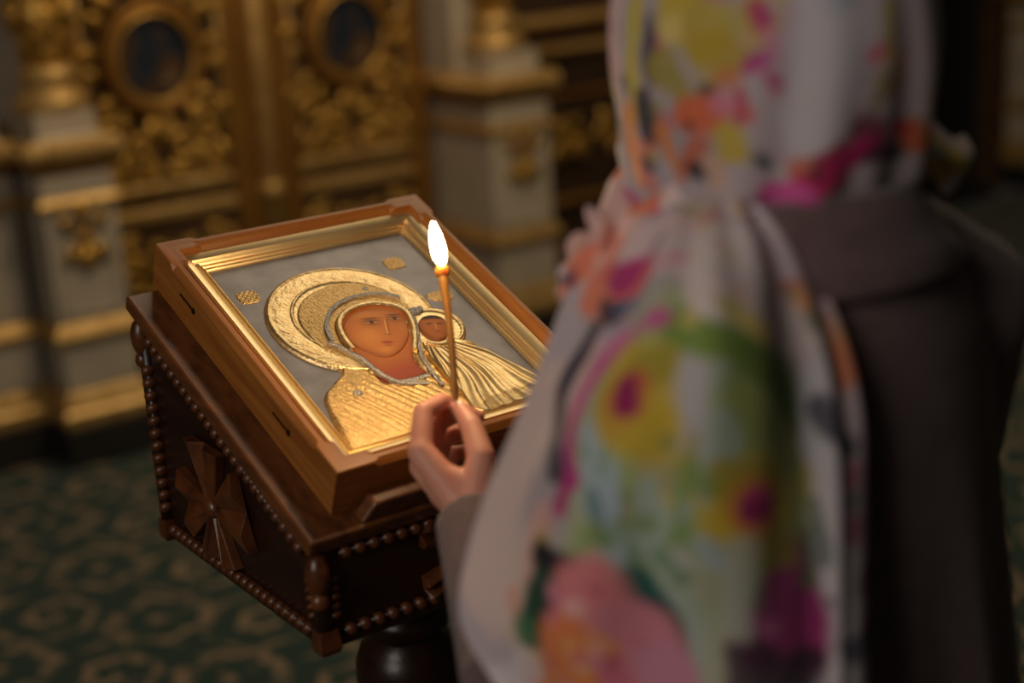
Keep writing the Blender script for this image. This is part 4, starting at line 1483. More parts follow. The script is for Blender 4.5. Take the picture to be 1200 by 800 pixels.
#PAINT_BEGIN
PAINT = [
    (-0.008, -0.381, 1.332, -0.047, -0.377, 1.265, 0.029, 222, 196, 190, 1),
    (-0.053, -0.377, 1.254, -0.077, -0.384, 1.193, 0.032, 222, 196, 190, 1),
    (-0.071, -0.428, 1.237, -0.084, -0.429, 1.175, 0.022, 222, 196, 190, 0.8),
    (-0.066, -0.437, 1.265, -0.077, -0.438, 1.213, 0.014, 220, 170, 160, 0.8),
    (-0.071, -0.442, 1.247, -0.072, -0.445, 1.246, 0.009, 165, 150, 50, 0.8),
    (-0.078, -0.412, 1.199, -0.084, -0.429, 1.175, 0.010, 228, 130, 70, 0.6),
    (-0.009, -0.558, 1.394, -0.026, -0.549, 1.264, 0.067, 168, 182, 120, 0.9),
    (0.028, -0.570, 1.382, 0.031, -0.579, 1.269, 0.034, 150, 160, 90, 0.9),
    (-0.036, -0.518, 1.372, -0.054, -0.507, 1.258, 0.040, 168, 182, 120, 0.85),
    (-0.006, -0.539, 1.409, 0.031, -0.564, 1.396, 0.020, 118, 146, 58, 0.9),
    (0.031, -0.564, 1.396, 0.070, -0.570, 1.348, 0.017, 88, 120, 48, 0.9),
    (0.030, -0.557, 1.409, 0.069, -0.557, 1.382, 0.009, 88, 120, 48, 0.8),
    (-0.052, -0.492, 1.327, -0.059, -0.500, 1.284, 0.020, 168, 186, 200, 0.9),
    (-0.048, -0.516, 1.284, -0.052, -0.506, 1.245, 0.015, 168, 186, 200, 0.8),
    (-0.020, -0.548, 1.376, -0.026, -0.551, 1.343, 0.019, 188, 182, 190, 0.9),
    (-0.034, -0.533, 1.310, -0.038, -0.524, 1.257, 0.014, 172, 188, 178, 0.9),
    (-0.007, -0.571, 1.350, -0.018, -0.565, 1.315, 0.011, 172, 188, 178, 0.8),
    (-0.026, -0.551, 1.325, -0.026, -0.543, 1.233, 0.008, 118, 146, 58, 0.7),
    (-0.016, -0.566, 1.290, -0.012, -0.558, 1.211, 0.008, 118, 146, 58, 0.7),
    (-0.045, -0.515, 1.258, -0.040, -0.515, 1.225, 0.008, 96, 130, 60, 0.7),
    (-0.062, -0.491, 1.288, -0.060, -0.497, 1.256, 0.007, 20, 90, 86, 0.6),
    (-0.060, -0.497, 1.256, -0.037, -0.527, 1.279, 0.008, 118, 146, 58, 0.6),
    (-0.030, -0.535, 1.234, -0.020, -0.540, 1.167, 0.018, 172, 188, 178, 0.8),
    (-0.018, -0.557, 1.239, -0.005, -0.565, 1.169, 0.020, 176, 180, 150, 0.8),
    (0.009, -0.430, 1.395, -0.004, -0.402, 1.348, 0.016, 38, 36, 62, 1),
    (-0.008, -0.399, 1.341, -0.055, -0.445, 1.301, 0.012, 38, 36, 62, 0.9),
    (-0.059, -0.461, 1.305, -0.067, -0.459, 1.280, 0.008, 38, 36, 62, 0.8),
    (-0.012, -0.512, 1.411, -0.021, -0.465, 1.373, 0.013, 205, 95, 155, 1),
    (-0.021, -0.465, 1.373, -0.035, -0.447, 1.339, 0.012, 200, 80, 150, 1),
    (-0.038, -0.448, 1.335, -0.063, -0.467, 1.297, 0.009, 180, 60, 130, 1),
    (-0.062, -0.460, 1.295, -0.068, -0.461, 1.273, 0.006, 185, 40, 115, 0.9),
    (-0.011, -0.487, 1.405, -0.013, -0.470, 1.387, 0.005, 225, 150, 190, 0.8),
    (-0.034, -0.517, 1.377, -0.043, -0.523, 1.341, 0.029, 205, 175, 50, 0.95),
    (-0.039, -0.501, 1.362, -0.047, -0.513, 1.339, 0.015, 200, 160, 60, 0.9),
    (-0.026, -0.527, 1.385, -0.026, -0.527, 1.385, 0.016, 165, 150, 50, 0.9),
    (-0.032, -0.538, 1.348, -0.032, -0.538, 1.348, 0.014, 205, 175, 50, 0.8),
    (-0.036, -0.518, 1.372, -0.041, -0.519, 1.358, 0.014, 200, 90, 60, 0.9),
    (-0.036, -0.516, 1.372, -0.041, -0.521, 1.356, 0.009, 150, 25, 90, 1),
    (0.009, -0.578, 1.292, 0.009, -0.578, 1.292, 0.038, 205, 175, 50, 0.95),
    (-0.008, -0.572, 1.314, 0.020, -0.579, 1.310, 0.017, 165, 150, 50, 0.9),
    (-0.009, -0.570, 1.276, -0.007, -0.571, 1.276, 0.017, 205, 175, 50, 0.9),
    (0.022, -0.579, 1.266, 0.024, -0.579, 1.265, 0.017, 165, 150, 50, 0.9),
    (0.009, -0.578, 1.292, 0.009, -0.578, 1.292, 0.023, 205, 120, 50, 0.9),
    (0.009, -0.578, 1.294, 0.009, -0.578, 1.294, 0.014, 185, 40, 115, 1),
    (0.001, -0.576, 1.291, 0.019, -0.580, 1.290, 0.007, 150, 25, 90, 1),
    (-0.073, -0.447, 1.234, -0.069, -0.476, 1.233, 0.015, 24, 20, 30, 1),
    (-0.077, -0.449, 1.212, -0.082, -0.440, 1.185, 0.017, 26, 66, 46, 1),
    (-0.072, -0.470, 1.218, -0.076, -0.468, 1.187, 0.013, 26, 66, 46, 1),
    (-0.083, -0.428, 1.179, -0.083, -0.428, 1.179, 0.015, 60, 120, 80, 0.8),
    (-0.078, -0.462, 1.196, -0.077, -0.465, 1.199, 0.010, 24, 20, 30, 1),
    (-0.046, -0.510, 1.224, -0.033, -0.518, 1.197, 0.016, 20, 90, 86, 1),
    (-0.054, -0.499, 1.205, -0.030, -0.522, 1.190, 0.011, 14, 60, 70, 1),
    (-0.061, -0.495, 1.228, -0.059, -0.497, 1.231, 0.013, 172, 188, 178, 0.8),
    (-0.033, -0.519, 1.204, -0.027, -0.527, 1.177, 0.012, 14, 70, 70, 0.9),
    (-0.064, -0.490, 1.216, -0.061, -0.492, 1.189, 0.027, 220, 130, 135, 1),
    (-0.041, -0.507, 1.181, -0.031, -0.523, 1.149, 0.028, 215, 135, 150, 1),
    (-0.075, -0.470, 1.174, -0.059, -0.490, 1.145, 0.027, 226, 130, 80, 1),
    (-0.077, -0.439, 1.142, -0.068, -0.445, 1.103, 0.022, 228, 130, 70, 0.9),
    (-0.069, -0.483, 1.204, -0.067, -0.485, 1.204, 0.010, 235, 175, 170, 0.9),
    (-0.061, -0.490, 1.167, -0.059, -0.492, 1.167, 0.013, 228, 160, 90, 0.9),
    (-0.051, -0.498, 1.147, -0.051, -0.498, 1.147, 0.016, 210, 110, 140, 0.9),
    (-0.075, -0.462, 1.215, -0.073, -0.470, 1.212, 0.009, 225, 140, 165, 0.9),
    (-0.082, -0.426, 1.151, -0.086, -0.400, 1.117, 0.017, 222, 210, 212, 0.8),
    (-0.030, -0.523, 1.155, -0.024, -0.540, 1.120, 0.024, 205, 140, 165, 0.8),
    (0.047, -0.580, 1.237, 0.021, -0.578, 1.194, 0.024, 165, 55, 120, 1),
    (0.056, -0.582, 1.216, 0.046, -0.582, 1.173, 0.017, 150, 40, 105, 1),
    (0.018, -0.579, 1.254, 0.043, -0.579, 1.253, 0.010, 165, 150, 50, 0.8),
    (0.008, -0.576, 1.177, 0.017, -0.582, 1.129, 0.024, 60, 34, 56, 0.9),
    (0.045, -0.583, 1.168, 0.038, -0.585, 1.128, 0.016, 40, 24, 40, 0.9),
    (0.025, -0.579, 1.205, 0.025, -0.579, 1.205, 0.009, 205, 110, 160, 0.8),
    (0.065, -0.584, 1.264, 0.059, -0.582, 1.233, 0.007, 70, 100, 60, 0.8),
    (-0.002, -0.573, 1.257, -0.002, -0.569, 1.210, 0.017, 182, 184, 172, 0.8),
    (0.085, -0.571, 1.370, 0.079, -0.591, 1.295, 0.014, 200, 196, 202, 1),
    (0.079, -0.591, 1.295, 0.069, -0.602, 1.159, 0.015, 200, 192, 198, 1),
    (0.085, -0.579, 1.353, 0.101, -0.585, 1.312, 0.010, 38, 36, 62, 0.85),
    (0.109, -0.565, 1.375, 0.111, -0.575, 1.358, 0.008, 228, 130, 70, 0.8),
    (0.099, -0.587, 1.289, 0.100, -0.587, 1.289, 0.011, 205, 120, 140, 0.8),
    (0.093, -0.591, 1.253, 0.094, -0.591, 1.253, 0.010, 190, 90, 120, 0.7),
    (0.091, -0.595, 1.214, 0.093, -0.595, 1.214, 0.011, 150, 80, 110, 0.7),
    (0.075, -0.600, 1.168, 0.085, -0.600, 1.166, 0.012, 40, 50, 80, 0.8),
    (0.097, -0.589, 1.269, 0.098, -0.589, 1.271, 0.005, 20, 90, 86, 0.5),
    (0.068, -0.584, 1.283, 0.068, -0.588, 1.246, 0.005, 60, 90, 70, 0.7),
    (0.066, -0.589, 1.216, 0.066, -0.594, 1.171, 0.005, 38, 36, 62, 0.6),
    (0.038, -0.483, 1.442, 0.061, -0.526, 1.439, 0.030, 222, 210, 212, 1),
    (0.023, -0.538, 1.431, 0.078, -0.551, 1.396, 0.021, 212, 196, 196, 1),
    (0.028, -0.488, 1.438, 0.011, -0.539, 1.427, 0.016, 230, 214, 214, 1),
    (0.008, -0.524, 1.425, 0.016, -0.546, 1.424, 0.008, 205, 175, 50, 0.8),
    (0.019, -0.547, 1.422, 0.038, -0.557, 1.409, 0.009, 222, 196, 90, 0.85),
    (0.078, -0.523, 1.437, 0.094, -0.548, 1.409, 0.010, 222, 150, 110, 0.85),
    (0.087, -0.539, 1.414, 0.087, -0.539, 1.414, 0.007, 118, 146, 58, 0.9),
    (0.086, -0.503, 1.454, 0.100, -0.528, 1.431, 0.007, 214, 170, 80, 0.7),
    (0.093, -0.536, 1.421, 0.111, -0.563, 1.380, 0.008, 216, 150, 100, 0.7),
    (0.093, -0.557, 1.397, 0.094, -0.555, 1.399, 0.006, 90, 120, 80, 0.7),
    (0.016, -0.548, 1.421, 0.016, -0.548, 1.421, 0.010, 200, 200, 140, 0.5),
    (-0.003, -0.535, 1.414, -0.002, -0.536, 1.414, 0.007, 230, 200, 120, 0.6),
    (0.007, -0.472, 1.418, 0.005, -0.502, 1.427, 0.008, 200, 130, 170, 0.6),
    (0.038, -0.381, 1.429, 0.052, -0.392, 1.441, 0.026, 235, 170, 150, 1),
    (0.037, -0.395, 1.411, 0.014, -0.462, 1.420, 0.022, 232, 110, 110, 1),
    (0.034, -0.428, 1.429, 0.041, -0.441, 1.437, 0.019, 200, 60, 130, 1),
    (0.053, -0.419, 1.443, 0.057, -0.455, 1.454, 0.016, 232, 205, 208, 1),
    (0.035, -0.388, 1.405, 0.020, -0.421, 1.407, 0.017, 240, 140, 110, 1),
    (0.034, -0.416, 1.424, 0.024, -0.448, 1.424, 0.010, 190, 50, 120, 1),
    (0.025, -0.480, 1.439, 0.025, -0.481, 1.439, 0.013, 226, 176, 190, 1),
    (0.048, -0.449, 1.448, 0.046, -0.451, 1.447, 0.005, 110, 90, 140, 0.7),
    (0.022, -0.416, 1.404, 0.004, -0.460, 1.407, 0.009, 38, 36, 62, 0.9),
    (0.007, -0.455, 1.408, 0.005, -0.476, 1.418, 0.005, 40, 120, 150, 0.9),
    (0.070, -0.386, 1.454, 0.069, -0.396, 1.452, 0.010, 236, 208, 200, 1),
    (0.010, -0.508, 1.428, 0.010, -0.508, 1.428, 0.008, 160, 120, 150, 0.5),
    (-0.047, -0.518, 1.310, -0.047, -0.518, 1.297, 0.006, 168, 182, 120, 0.6),
    (-0.015, -0.563, 1.249, -0.014, -0.562, 1.236, 0.004, 200, 196, 205, 0.6),
    (-0.022, -0.560, 1.315, -0.021, -0.561, 1.298, 0.004, 168, 186, 200, 0.6),
    (-0.062, -0.493, 1.269, -0.064, -0.488, 1.258, 0.004, 165, 150, 50, 0.6),
    (-0.027, -0.550, 1.284, -0.029, -0.542, 1.268, 0.007, 130, 160, 110, 0.6),
    (0.057, -0.563, 1.367, 0.057, -0.564, 1.363, 0.006, 165, 150, 50, 0.6),
    (0.044, -0.575, 1.323, 0.041, -0.576, 1.314, 0.006, 130, 160, 110, 0.6),
    (-0.020, -0.564, 1.318, -0.020, -0.563, 1.310, 0.005, 118, 146, 58, 0.6),
    (0.017, -0.579, 1.232, 0.019, -0.579, 1.222, 0.007, 90, 130, 90, 0.6),
    (0.004, -0.570, 1.370, -0.003, -0.571, 1.362, 0.005, 168, 182, 120, 0.6),
    (-0.026, -0.551, 1.297, -0.027, -0.550, 1.287, 0.004, 168, 186, 200, 0.6),
    (-0.054, -0.481, 1.322, -0.056, -0.483, 1.318, 0.006, 118, 146, 58, 0.6),
    (-0.033, -0.534, 1.303, -0.034, -0.532, 1.287, 0.005, 172, 188, 178, 0.6),
    (0.064, -0.571, 1.337, 0.068, -0.575, 1.326, 0.004, 172, 188, 178, 0.6),
    (0.050, -0.571, 1.344, 0.054, -0.572, 1.331, 0.007, 205, 175, 50, 0.6),
    (-0.038, -0.520, 1.234, -0.040, -0.515, 1.223, 0.005, 90, 130, 90, 0.6),
    (-0.032, -0.533, 1.251, -0.033, -0.530, 1.246, 0.008, 90, 130, 90, 0.6),
    (-0.044, -0.521, 1.295, -0.048, -0.515, 1.276, 0.005, 165, 150, 50, 0.6),
    (-0.024, -0.557, 1.315, -0.021, -0.561, 1.308, 0.006, 118, 146, 58, 0.6),
    (-0.033, -0.534, 1.303, -0.031, -0.538, 1.291, 0.005, 205, 175, 50, 0.6),
    (-0.007, -0.571, 1.350, -0.009, -0.571, 1.335, 0.003, 118, 146, 58, 0.6),
    (0.062, -0.556, 1.384, 0.058, -0.561, 1.373, 0.005, 205, 175, 50, 0.6),
    (0.005, -0.577, 1.259, 0.009, -0.578, 1.243, 0.004, 118, 146, 58, 0.6),
    (-0.053, -0.506, 1.318, -0.056, -0.500, 1.307, 0.005, 130, 160, 110, 0.6),
    (-0.004, -0.563, 1.388, -0.009, -0.566, 1.375, 0.006, 172, 188, 178, 0.6),
    (-0.028, -0.544, 1.258, -0.027, -0.545, 1.248, 0.006, 200, 196, 205, 0.6),
    (-0.044, -0.518, 1.266, -0.038, -0.523, 1.249, 0.005, 168, 186, 200, 0.6),
    (0.021, -0.577, 1.345, 0.021, -0.578, 1.340, 0.006, 168, 186, 200, 0.6),
    (-0.030, -0.541, 1.317, -0.032, -0.536, 1.306, 0.006, 165, 150, 50, 0.6),
    (-0.030, -0.542, 1.337, -0.032, -0.538, 1.331, 0.003, 90, 130, 90, 0.6),
    (-0.027, -0.542, 1.240, -0.029, -0.536, 1.232, 0.007, 90, 130, 90, 0.6),
    (0.043, -0.577, 1.304, 0.030, -0.579, 1.295, 0.007, 165, 150, 50, 0.6),
    (-0.064, -0.489, 1.261, -0.065, -0.487, 1.252, 0.007, 130, 160, 110, 0.6),
    (-0.006, -0.553, 1.403, -0.010, -0.554, 1.396, 0.005, 118, 146, 58, 0.6),
    (-0.024, -0.558, 1.338, -0.026, -0.552, 1.328, 0.005, 165, 150, 50, 0.6),
    (0.043, -0.577, 1.304, 0.041, -0.577, 1.299, 0.004, 168, 182, 120, 0.6),
    (-0.022, -0.557, 1.267, -0.019, -0.559, 1.251, 0.007, 168, 186, 200, 0.6),
    (0.031, -0.564, 1.396, 0.024, -0.569, 1.383, 0.004, 165, 150, 50, 0.6),
    (-0.047, -0.518, 1.297, -0.047, -0.517, 1.292, 0.005, 118, 146, 58, 0.6),
    (-0.035, -0.514, 1.165, -0.035, -0.514, 1.165, 0.004, 235, 160, 150, 0.6),
    (-0.077, -0.430, 1.132, -0.078, -0.430, 1.135, 0.008, 235, 160, 150, 0.6),
    (-0.063, -0.490, 1.186, -0.063, -0.490, 1.186, 0.004, 235, 160, 150, 0.6),
    (-0.073, -0.475, 1.174, -0.073, -0.474, 1.171, 0.007, 240, 180, 110, 0.6),
    (-0.072, -0.460, 1.143, -0.072, -0.460, 1.143, 0.006, 225, 110, 90, 0.6),
    (-0.061, -0.490, 1.170, -0.059, -0.492, 1.170, 0.006, 235, 160, 150, 0.6),
    (-0.059, -0.496, 1.219, -0.059, -0.496, 1.219, 0.006, 190, 90, 110, 0.6),
    (-0.070, -0.478, 1.165, -0.069, -0.478, 1.162, 0.007, 210, 120, 160, 0.6),
    (-0.082, -0.437, 1.164, -0.083, -0.437, 1.166, 0.008, 240, 180, 110, 0.6),
    (-0.070, -0.479, 1.169, -0.069, -0.481, 1.169, 0.006, 225, 110, 90, 0.6),
    (-0.078, -0.462, 1.196, -0.077, -0.465, 1.199, 0.007, 210, 120, 160, 0.6),
    (-0.075, -0.465, 1.208, -0.075, -0.465, 1.208, 0.004, 240, 180, 110, 0.6),
    (-0.069, -0.477, 1.156, -0.069, -0.477, 1.156, 0.008, 240, 180, 110, 0.6),
    (-0.080, -0.447, 1.163, -0.080, -0.447, 1.163, 0.008, 190, 90, 110, 0.6),
    (-0.040, -0.509, 1.173, -0.040, -0.509, 1.173, 0.007, 190, 90, 110, 0.6),
    (-0.062, -0.488, 1.160, -0.061, -0.489, 1.160, 0.007, 210, 120, 160, 0.6),
    (-0.079, -0.447, 1.157, -0.079, -0.449, 1.157, 0.004, 235, 160, 150, 0.6),
    (-0.059, -0.492, 1.173, -0.059, -0.492, 1.173, 0.005, 235, 160, 150, 0.6),
    (-0.071, -0.473, 1.159, -0.070, -0.475, 1.159, 0.004, 235, 160, 150, 0.6),
    (-0.051, -0.498, 1.159, -0.051, -0.498, 1.159, 0.008, 190, 90, 110, 0.6),
    (-0.073, -0.470, 1.212, -0.073, -0.470, 1.212, 0.009, 190, 90, 110, 0.6),
    (-0.064, -0.487, 1.169, -0.063, -0.489, 1.169, 0.004, 235, 160, 150, 0.6),
    (0.135, -0.510, 1.447, 0.135, -0.510, 1.447, 0.004, 196, 120, 160, 0.6),
    (0.060, -0.477, 1.452, 0.061, -0.479, 1.453, 0.007, 214, 180, 90, 0.6),
    (0.030, -0.538, 1.430, 0.032, -0.539, 1.429, 0.006, 226, 150, 110, 0.6),
    (0.039, -0.519, 1.442, 0.039, -0.519, 1.442, 0.004, 180, 190, 150, 0.6),
    (0.118, -0.526, 1.430, 0.119, -0.527, 1.429, 0.004, 180, 190, 150, 0.6),
    (0.087, -0.544, 1.409, 0.087, -0.544, 1.409, 0.004, 196, 120, 160, 0.6),
    (0.077, -0.531, 1.424, 0.079, -0.531, 1.423, 0.005, 180, 190, 150, 0.6),
    (0.037, -0.500, 1.441, 0.034, -0.500, 1.440, 0.006, 214, 180, 90, 0.6),
    (0.011, -0.515, 1.427, 0.012, -0.517, 1.427, 0.006, 196, 120, 160, 0.6),
    (0.104, -0.534, 1.423, 0.105, -0.535, 1.422, 0.006, 214, 180, 90, 0.6),
    (0.048, -0.502, 1.449, 0.048, -0.502, 1.449, 0.005, 226, 150, 110, 0.6),
    (0.095, -0.546, 1.412, 0.095, -0.546, 1.412, 0.005, 226, 150, 110, 0.6),
    (0.050, -0.548, 1.419, 0.050, -0.548, 1.419, 0.005, 196, 120, 160, 0.6),
    (0.070, -0.520, 1.444, 0.070, -0.520, 1.444, 0.004, 222, 170, 180, 0.6),
    (0.011, -0.539, 1.427, 0.011, -0.539, 1.427, 0.004, 196, 120, 160, 0.6),
    (0.042, -0.515, 1.444, 0.043, -0.516, 1.444, 0.006, 214, 180, 90, 0.6),
    (0.082, -0.458, 1.525, 0.083, -0.458, 1.521, 0.005, 120, 140, 90, 0.75),
    (0.086, -0.473, 1.556, 0.087, -0.472, 1.545, 0.004, 205, 175, 50, 0.75),
    (0.084, -0.464, 1.590, 0.085, -0.469, 1.582, 0.005, 225, 140, 165, 0.75),
    (0.104, -0.504, 1.586, 0.104, -0.504, 1.582, 0.004, 120, 140, 90, 0.75),
    (0.114, -0.492, 1.494, 0.120, -0.491, 1.480, 0.004, 20, 90, 86, 0.75),
    (0.085, -0.401, 1.506, 0.087, -0.400, 1.500, 0.007, 205, 175, 50, 0.75),
    (0.080, -0.455, 1.542, 0.080, -0.455, 1.538, 0.004, 20, 90, 86, 0.75),
    (0.086, -0.454, 1.610, 0.085, -0.454, 1.602, 0.005, 185, 40, 115, 0.75),
    (0.089, -0.472, 1.606, 0.089, -0.477, 1.594, 0.003, 215, 90, 80, 0.75),
    (0.108, -0.506, 1.606, 0.105, -0.504, 1.602, 0.006, 196, 182, 190, 0.75),
    (0.081, -0.444, 1.528, 0.082, -0.438, 1.515, 0.004, 38, 36, 62, 0.75),
    (0.094, -0.489, 1.549, 0.095, -0.488, 1.542, 0.004, 228, 130, 70, 0.75),
    (0.095, -0.489, 1.545, 0.095, -0.488, 1.535, 0.005, 185, 40, 115, 0.75),
    (0.085, -0.444, 1.491, 0.086, -0.443, 1.485, 0.005, 38, 36, 62, 0.75),
    (0.094, -0.483, 1.531, 0.094, -0.483, 1.525, 0.004, 196, 182, 190, 0.75),
    (0.084, -0.445, 1.598, 0.083, -0.455, 1.590, 0.006, 215, 90, 80, 0.75),
    (0.088, -0.477, 1.567, 0.091, -0.481, 1.563, 0.003, 185, 40, 115, 0.75),
    (0.078, -0.408, 1.549, 0.079, -0.408, 1.538, 0.004, 38, 36, 62, 0.75),
    (0.111, -0.509, 1.559, 0.108, -0.506, 1.556, 0.005, 165, 150, 50, 0.75),
    (0.082, -0.417, 1.538, 0.082, -0.412, 1.528, 0.007, 165, 150, 50, 0.75),
    (0.079, -0.423, 1.594, 0.081, -0.427, 1.586, 0.006, 185, 40, 115, 0.75),
    (0.090, -0.476, 1.602, 0.092, -0.481, 1.598, 0.005, 200, 170, 190, 0.75),
    (0.091, -0.409, 1.497, 0.094, -0.408, 1.488, 0.006, 196, 182, 190, 0.75),
    (0.119, -0.492, 1.485, 0.122, -0.493, 1.478, 0.005, 120, 140, 90, 0.75),
    (0.085, -0.468, 1.549, 0.083, -0.463, 1.535, 0.005, 205, 175, 50, 0.75),
    (0.093, -0.478, 1.521, 0.096, -0.481, 1.512, 0.005, 196, 182, 190, 0.75),
    (0.085, -0.421, 1.531, 0.086, -0.425, 1.521, 0.004, 215, 90, 80, 0.75),
    (0.121, -0.495, 1.485, 0.124, -0.503, 1.483, 0.005, 185, 40, 115, 0.75),
    (0.086, -0.406, 1.509, 0.087, -0.406, 1.506, 0.005, 225, 140, 165, 0.75),
    (0.084, -0.469, 1.552, 0.087, -0.472, 1.549, 0.004, 38, 36, 62, 0.75),
    (0.096, -0.488, 1.602, 0.094, -0.485, 1.594, 0.006, 165, 150, 50, 0.75),
    (0.096, -0.494, 1.574, 0.094, -0.489, 1.563, 0.006, 20, 90, 86, 0.75),
    (0.095, -0.489, 1.590, 0.097, -0.493, 1.582, 0.004, 225, 140, 165, 0.75),
    (0.094, -0.490, 1.567, 0.094, -0.489, 1.563, 0.006, 225, 140, 165, 0.75),
    (0.093, -0.485, 1.578, 0.093, -0.485, 1.571, 0.004, 185, 40, 115, 0.75),
    (0.088, -0.463, 1.613, 0.087, -0.468, 1.606, 0.005, 38, 36, 62, 0.75),
    (0.089, -0.477, 1.590, 0.091, -0.481, 1.586, 0.006, 185, 40, 115, 0.75),
    (0.105, -0.503, 1.549, 0.105, -0.503, 1.545, 0.005, 215, 90, 80, 0.75),
    (0.083, -0.427, 1.617, 0.082, -0.427, 1.613, 0.005, 205, 175, 50, 0.75),
    (0.101, -0.501, 1.567, 0.101, -0.501, 1.563, 0.005, 225, 140, 165, 0.75),
    (0.082, -0.460, 1.567, 0.082, -0.464, 1.556, 0.004, 165, 150, 50, 0.75),
    (0.084, -0.459, 1.594, 0.083, -0.460, 1.590, 0.006, 200, 170, 190, 0.75),
    (0.082, -0.402, 1.515, 0.085, -0.401, 1.506, 0.005, 228, 130, 70, 0.75),
    (0.085, -0.468, 1.545, 0.085, -0.468, 1.538, 0.007, 38, 36, 62, 0.75),
    (0.155, -0.545, 1.556, 0.155, -0.545, 1.556, 0.007, 38, 36, 62, 0.7),
    (0.175, -0.549, 1.602, 0.175, -0.549, 1.602, 0.006, 205, 175, 50, 0.7),
    (0.160, -0.544, 1.610, 0.160, -0.544, 1.610, 0.004, 205, 80, 120, 0.7),
    (0.171, -0.550, 1.586, 0.171, -0.550, 1.586, 0.007, 190, 180, 170, 0.7),
    (0.171, -0.549, 1.545, 0.171, -0.549, 1.545, 0.007, 205, 80, 120, 0.7),
    (0.152, -0.544, 1.590, 0.152, -0.544, 1.590, 0.006, 228, 130, 70, 0.7),
    (0.156, -0.545, 1.590, 0.156, -0.545, 1.590, 0.006, 205, 175, 50, 0.7),
    (0.171, -0.550, 1.567, 0.174, -0.550, 1.567, 0.005, 190, 180, 170, 0.7),
    (0.202, -0.551, 1.594, 0.202, -0.551, 1.594, 0.006, 205, 80, 120, 0.7),
    (0.171, -0.547, 1.535, 0.171, -0.547, 1.535, 0.005, 165, 150, 50, 0.7),
    (0.167, -0.550, 1.578, 0.167, -0.550, 1.578, 0.004, 190, 180, 170, 0.7),
    (0.178, -0.550, 1.582, 0.178, -0.550, 1.582, 0.006, 38, 36, 62, 0.7),
    (0.182, -0.549, 1.563, 0.182, -0.549, 1.563, 0.006, 228, 130, 70, 0.7),
    (0.201, -0.549, 1.606, 0.201, -0.549, 1.606, 0.004, 190, 180, 170, 0.7),
    (0.152, -0.544, 1.574, 0.152, -0.544, 1.574, 0.006, 205, 80, 120, 0.7),
    (0.178, -0.550, 1.586, 0.178, -0.550, 1.586, 0.006, 190, 180, 170, 0.7),
    (0.153, -0.526, 1.478, 0.156, -0.528, 1.480, 0.006, 24, 20, 30, 0.7),
    (0.137, -0.525, 1.480, 0.137, -0.525, 1.480, 0.005, 228, 130, 70, 0.7),
    (0.111, -0.495, 1.506, 0.111, -0.495, 1.506, 0.006, 185, 40, 115, 0.7),
    (0.128, -0.525, 1.503, 0.128, -0.525, 1.503, 0.005, 200, 50, 70, 0.7),
    (0.124, -0.517, 1.512, 0.124, -0.517, 1.512, 0.004, 200, 50, 70, 0.7),
    (0.141, -0.535, 1.512, 0.141, -0.535, 1.512, 0.004, 200, 50, 70, 0.7),
    (0.125, -0.514, 1.494, 0.125, -0.514, 1.494, 0.005, 225, 140, 165, 0.7),
    (0.130, -0.520, 1.480, 0.130, -0.520, 1.480, 0.006, 24, 20, 30, 0.7),
    (0.121, -0.508, 1.509, 0.121, -0.508, 1.509, 0.006, 185, 40, 115, 0.7),
    (0.148, -0.527, 1.480, 0.148, -0.527, 1.480, 0.004, 228, 130, 70, 0.7),
    (0.084, -0.386, 1.610, 0.078, -0.394, 1.542, 0.011, 205, 185, 70, 1),
    (0.083, -0.380, 1.535, 0.092, -0.372, 1.485, 0.011, 235, 150, 80, 1),
    (0.082, -0.392, 1.509, 0.091, -0.389, 1.480, 0.008, 226, 140, 130, 0.9),
    (0.079, -0.413, 1.602, 0.078, -0.418, 1.567, 0.009, 38, 36, 62, 0.8),
    (0.077, -0.403, 1.549, 0.083, -0.407, 1.518, 0.011, 38, 36, 62, 0.9),
    (0.088, -0.395, 1.491, 0.087, -0.395, 1.494, 0.006, 38, 36, 62, 0.8),
    (0.083, -0.436, 1.567, 0.083, -0.436, 1.567, 0.006, 20, 90, 86, 0.7),
    (0.085, -0.445, 1.610, 0.086, -0.469, 1.594, 0.022, 190, 170, 60, 0.9),
    (0.081, -0.427, 1.574, 0.081, -0.445, 1.545, 0.014, 165, 150, 50, 0.85),
    (0.085, -0.469, 1.582, 0.091, -0.481, 1.571, 0.016, 190, 160, 50, 0.9),
    (0.083, -0.436, 1.598, 0.083, -0.436, 1.598, 0.010, 226, 200, 120, 0.8),
    (0.089, -0.439, 1.633, 0.089, -0.439, 1.633, 0.024, 205, 175, 50, 0.7),
    (0.099, -0.476, 1.636, 0.099, -0.476, 1.636, 0.024, 200, 90, 150, 0.7),
    (0.081, -0.445, 1.531, 0.086, -0.467, 1.531, 0.016, 226, 110, 70, 0.95),
    (0.086, -0.416, 1.518, 0.088, -0.425, 1.485, 0.008, 225, 140, 70, 0.9),
    (0.087, -0.460, 1.509, 0.085, -0.439, 1.485, 0.008, 200, 100, 60, 0.85),
    (0.081, -0.453, 1.521, 0.081, -0.453, 1.521, 0.006, 24, 20, 30, 0.7),
    (0.090, -0.476, 1.538, 0.090, -0.476, 1.538, 0.010, 225, 140, 165, 0.8),
    (0.100, -0.496, 1.602, 0.102, -0.500, 1.598, 0.008, 185, 40, 115, 0.9),
    (0.096, -0.494, 1.567, 0.101, -0.501, 1.574, 0.007, 190, 60, 140, 0.9),
    (0.104, -0.504, 1.559, 0.112, -0.508, 1.549, 0.007, 185, 40, 115, 0.85),
    (0.098, -0.491, 1.531, 0.098, -0.491, 1.531, 0.009, 215, 90, 80, 0.8),
    (0.091, -0.481, 1.556, 0.091, -0.481, 1.556, 0.008, 215, 120, 60, 0.7),
    (0.104, -0.504, 1.590, 0.107, -0.507, 1.578, 0.005, 225, 140, 165, 0.7),
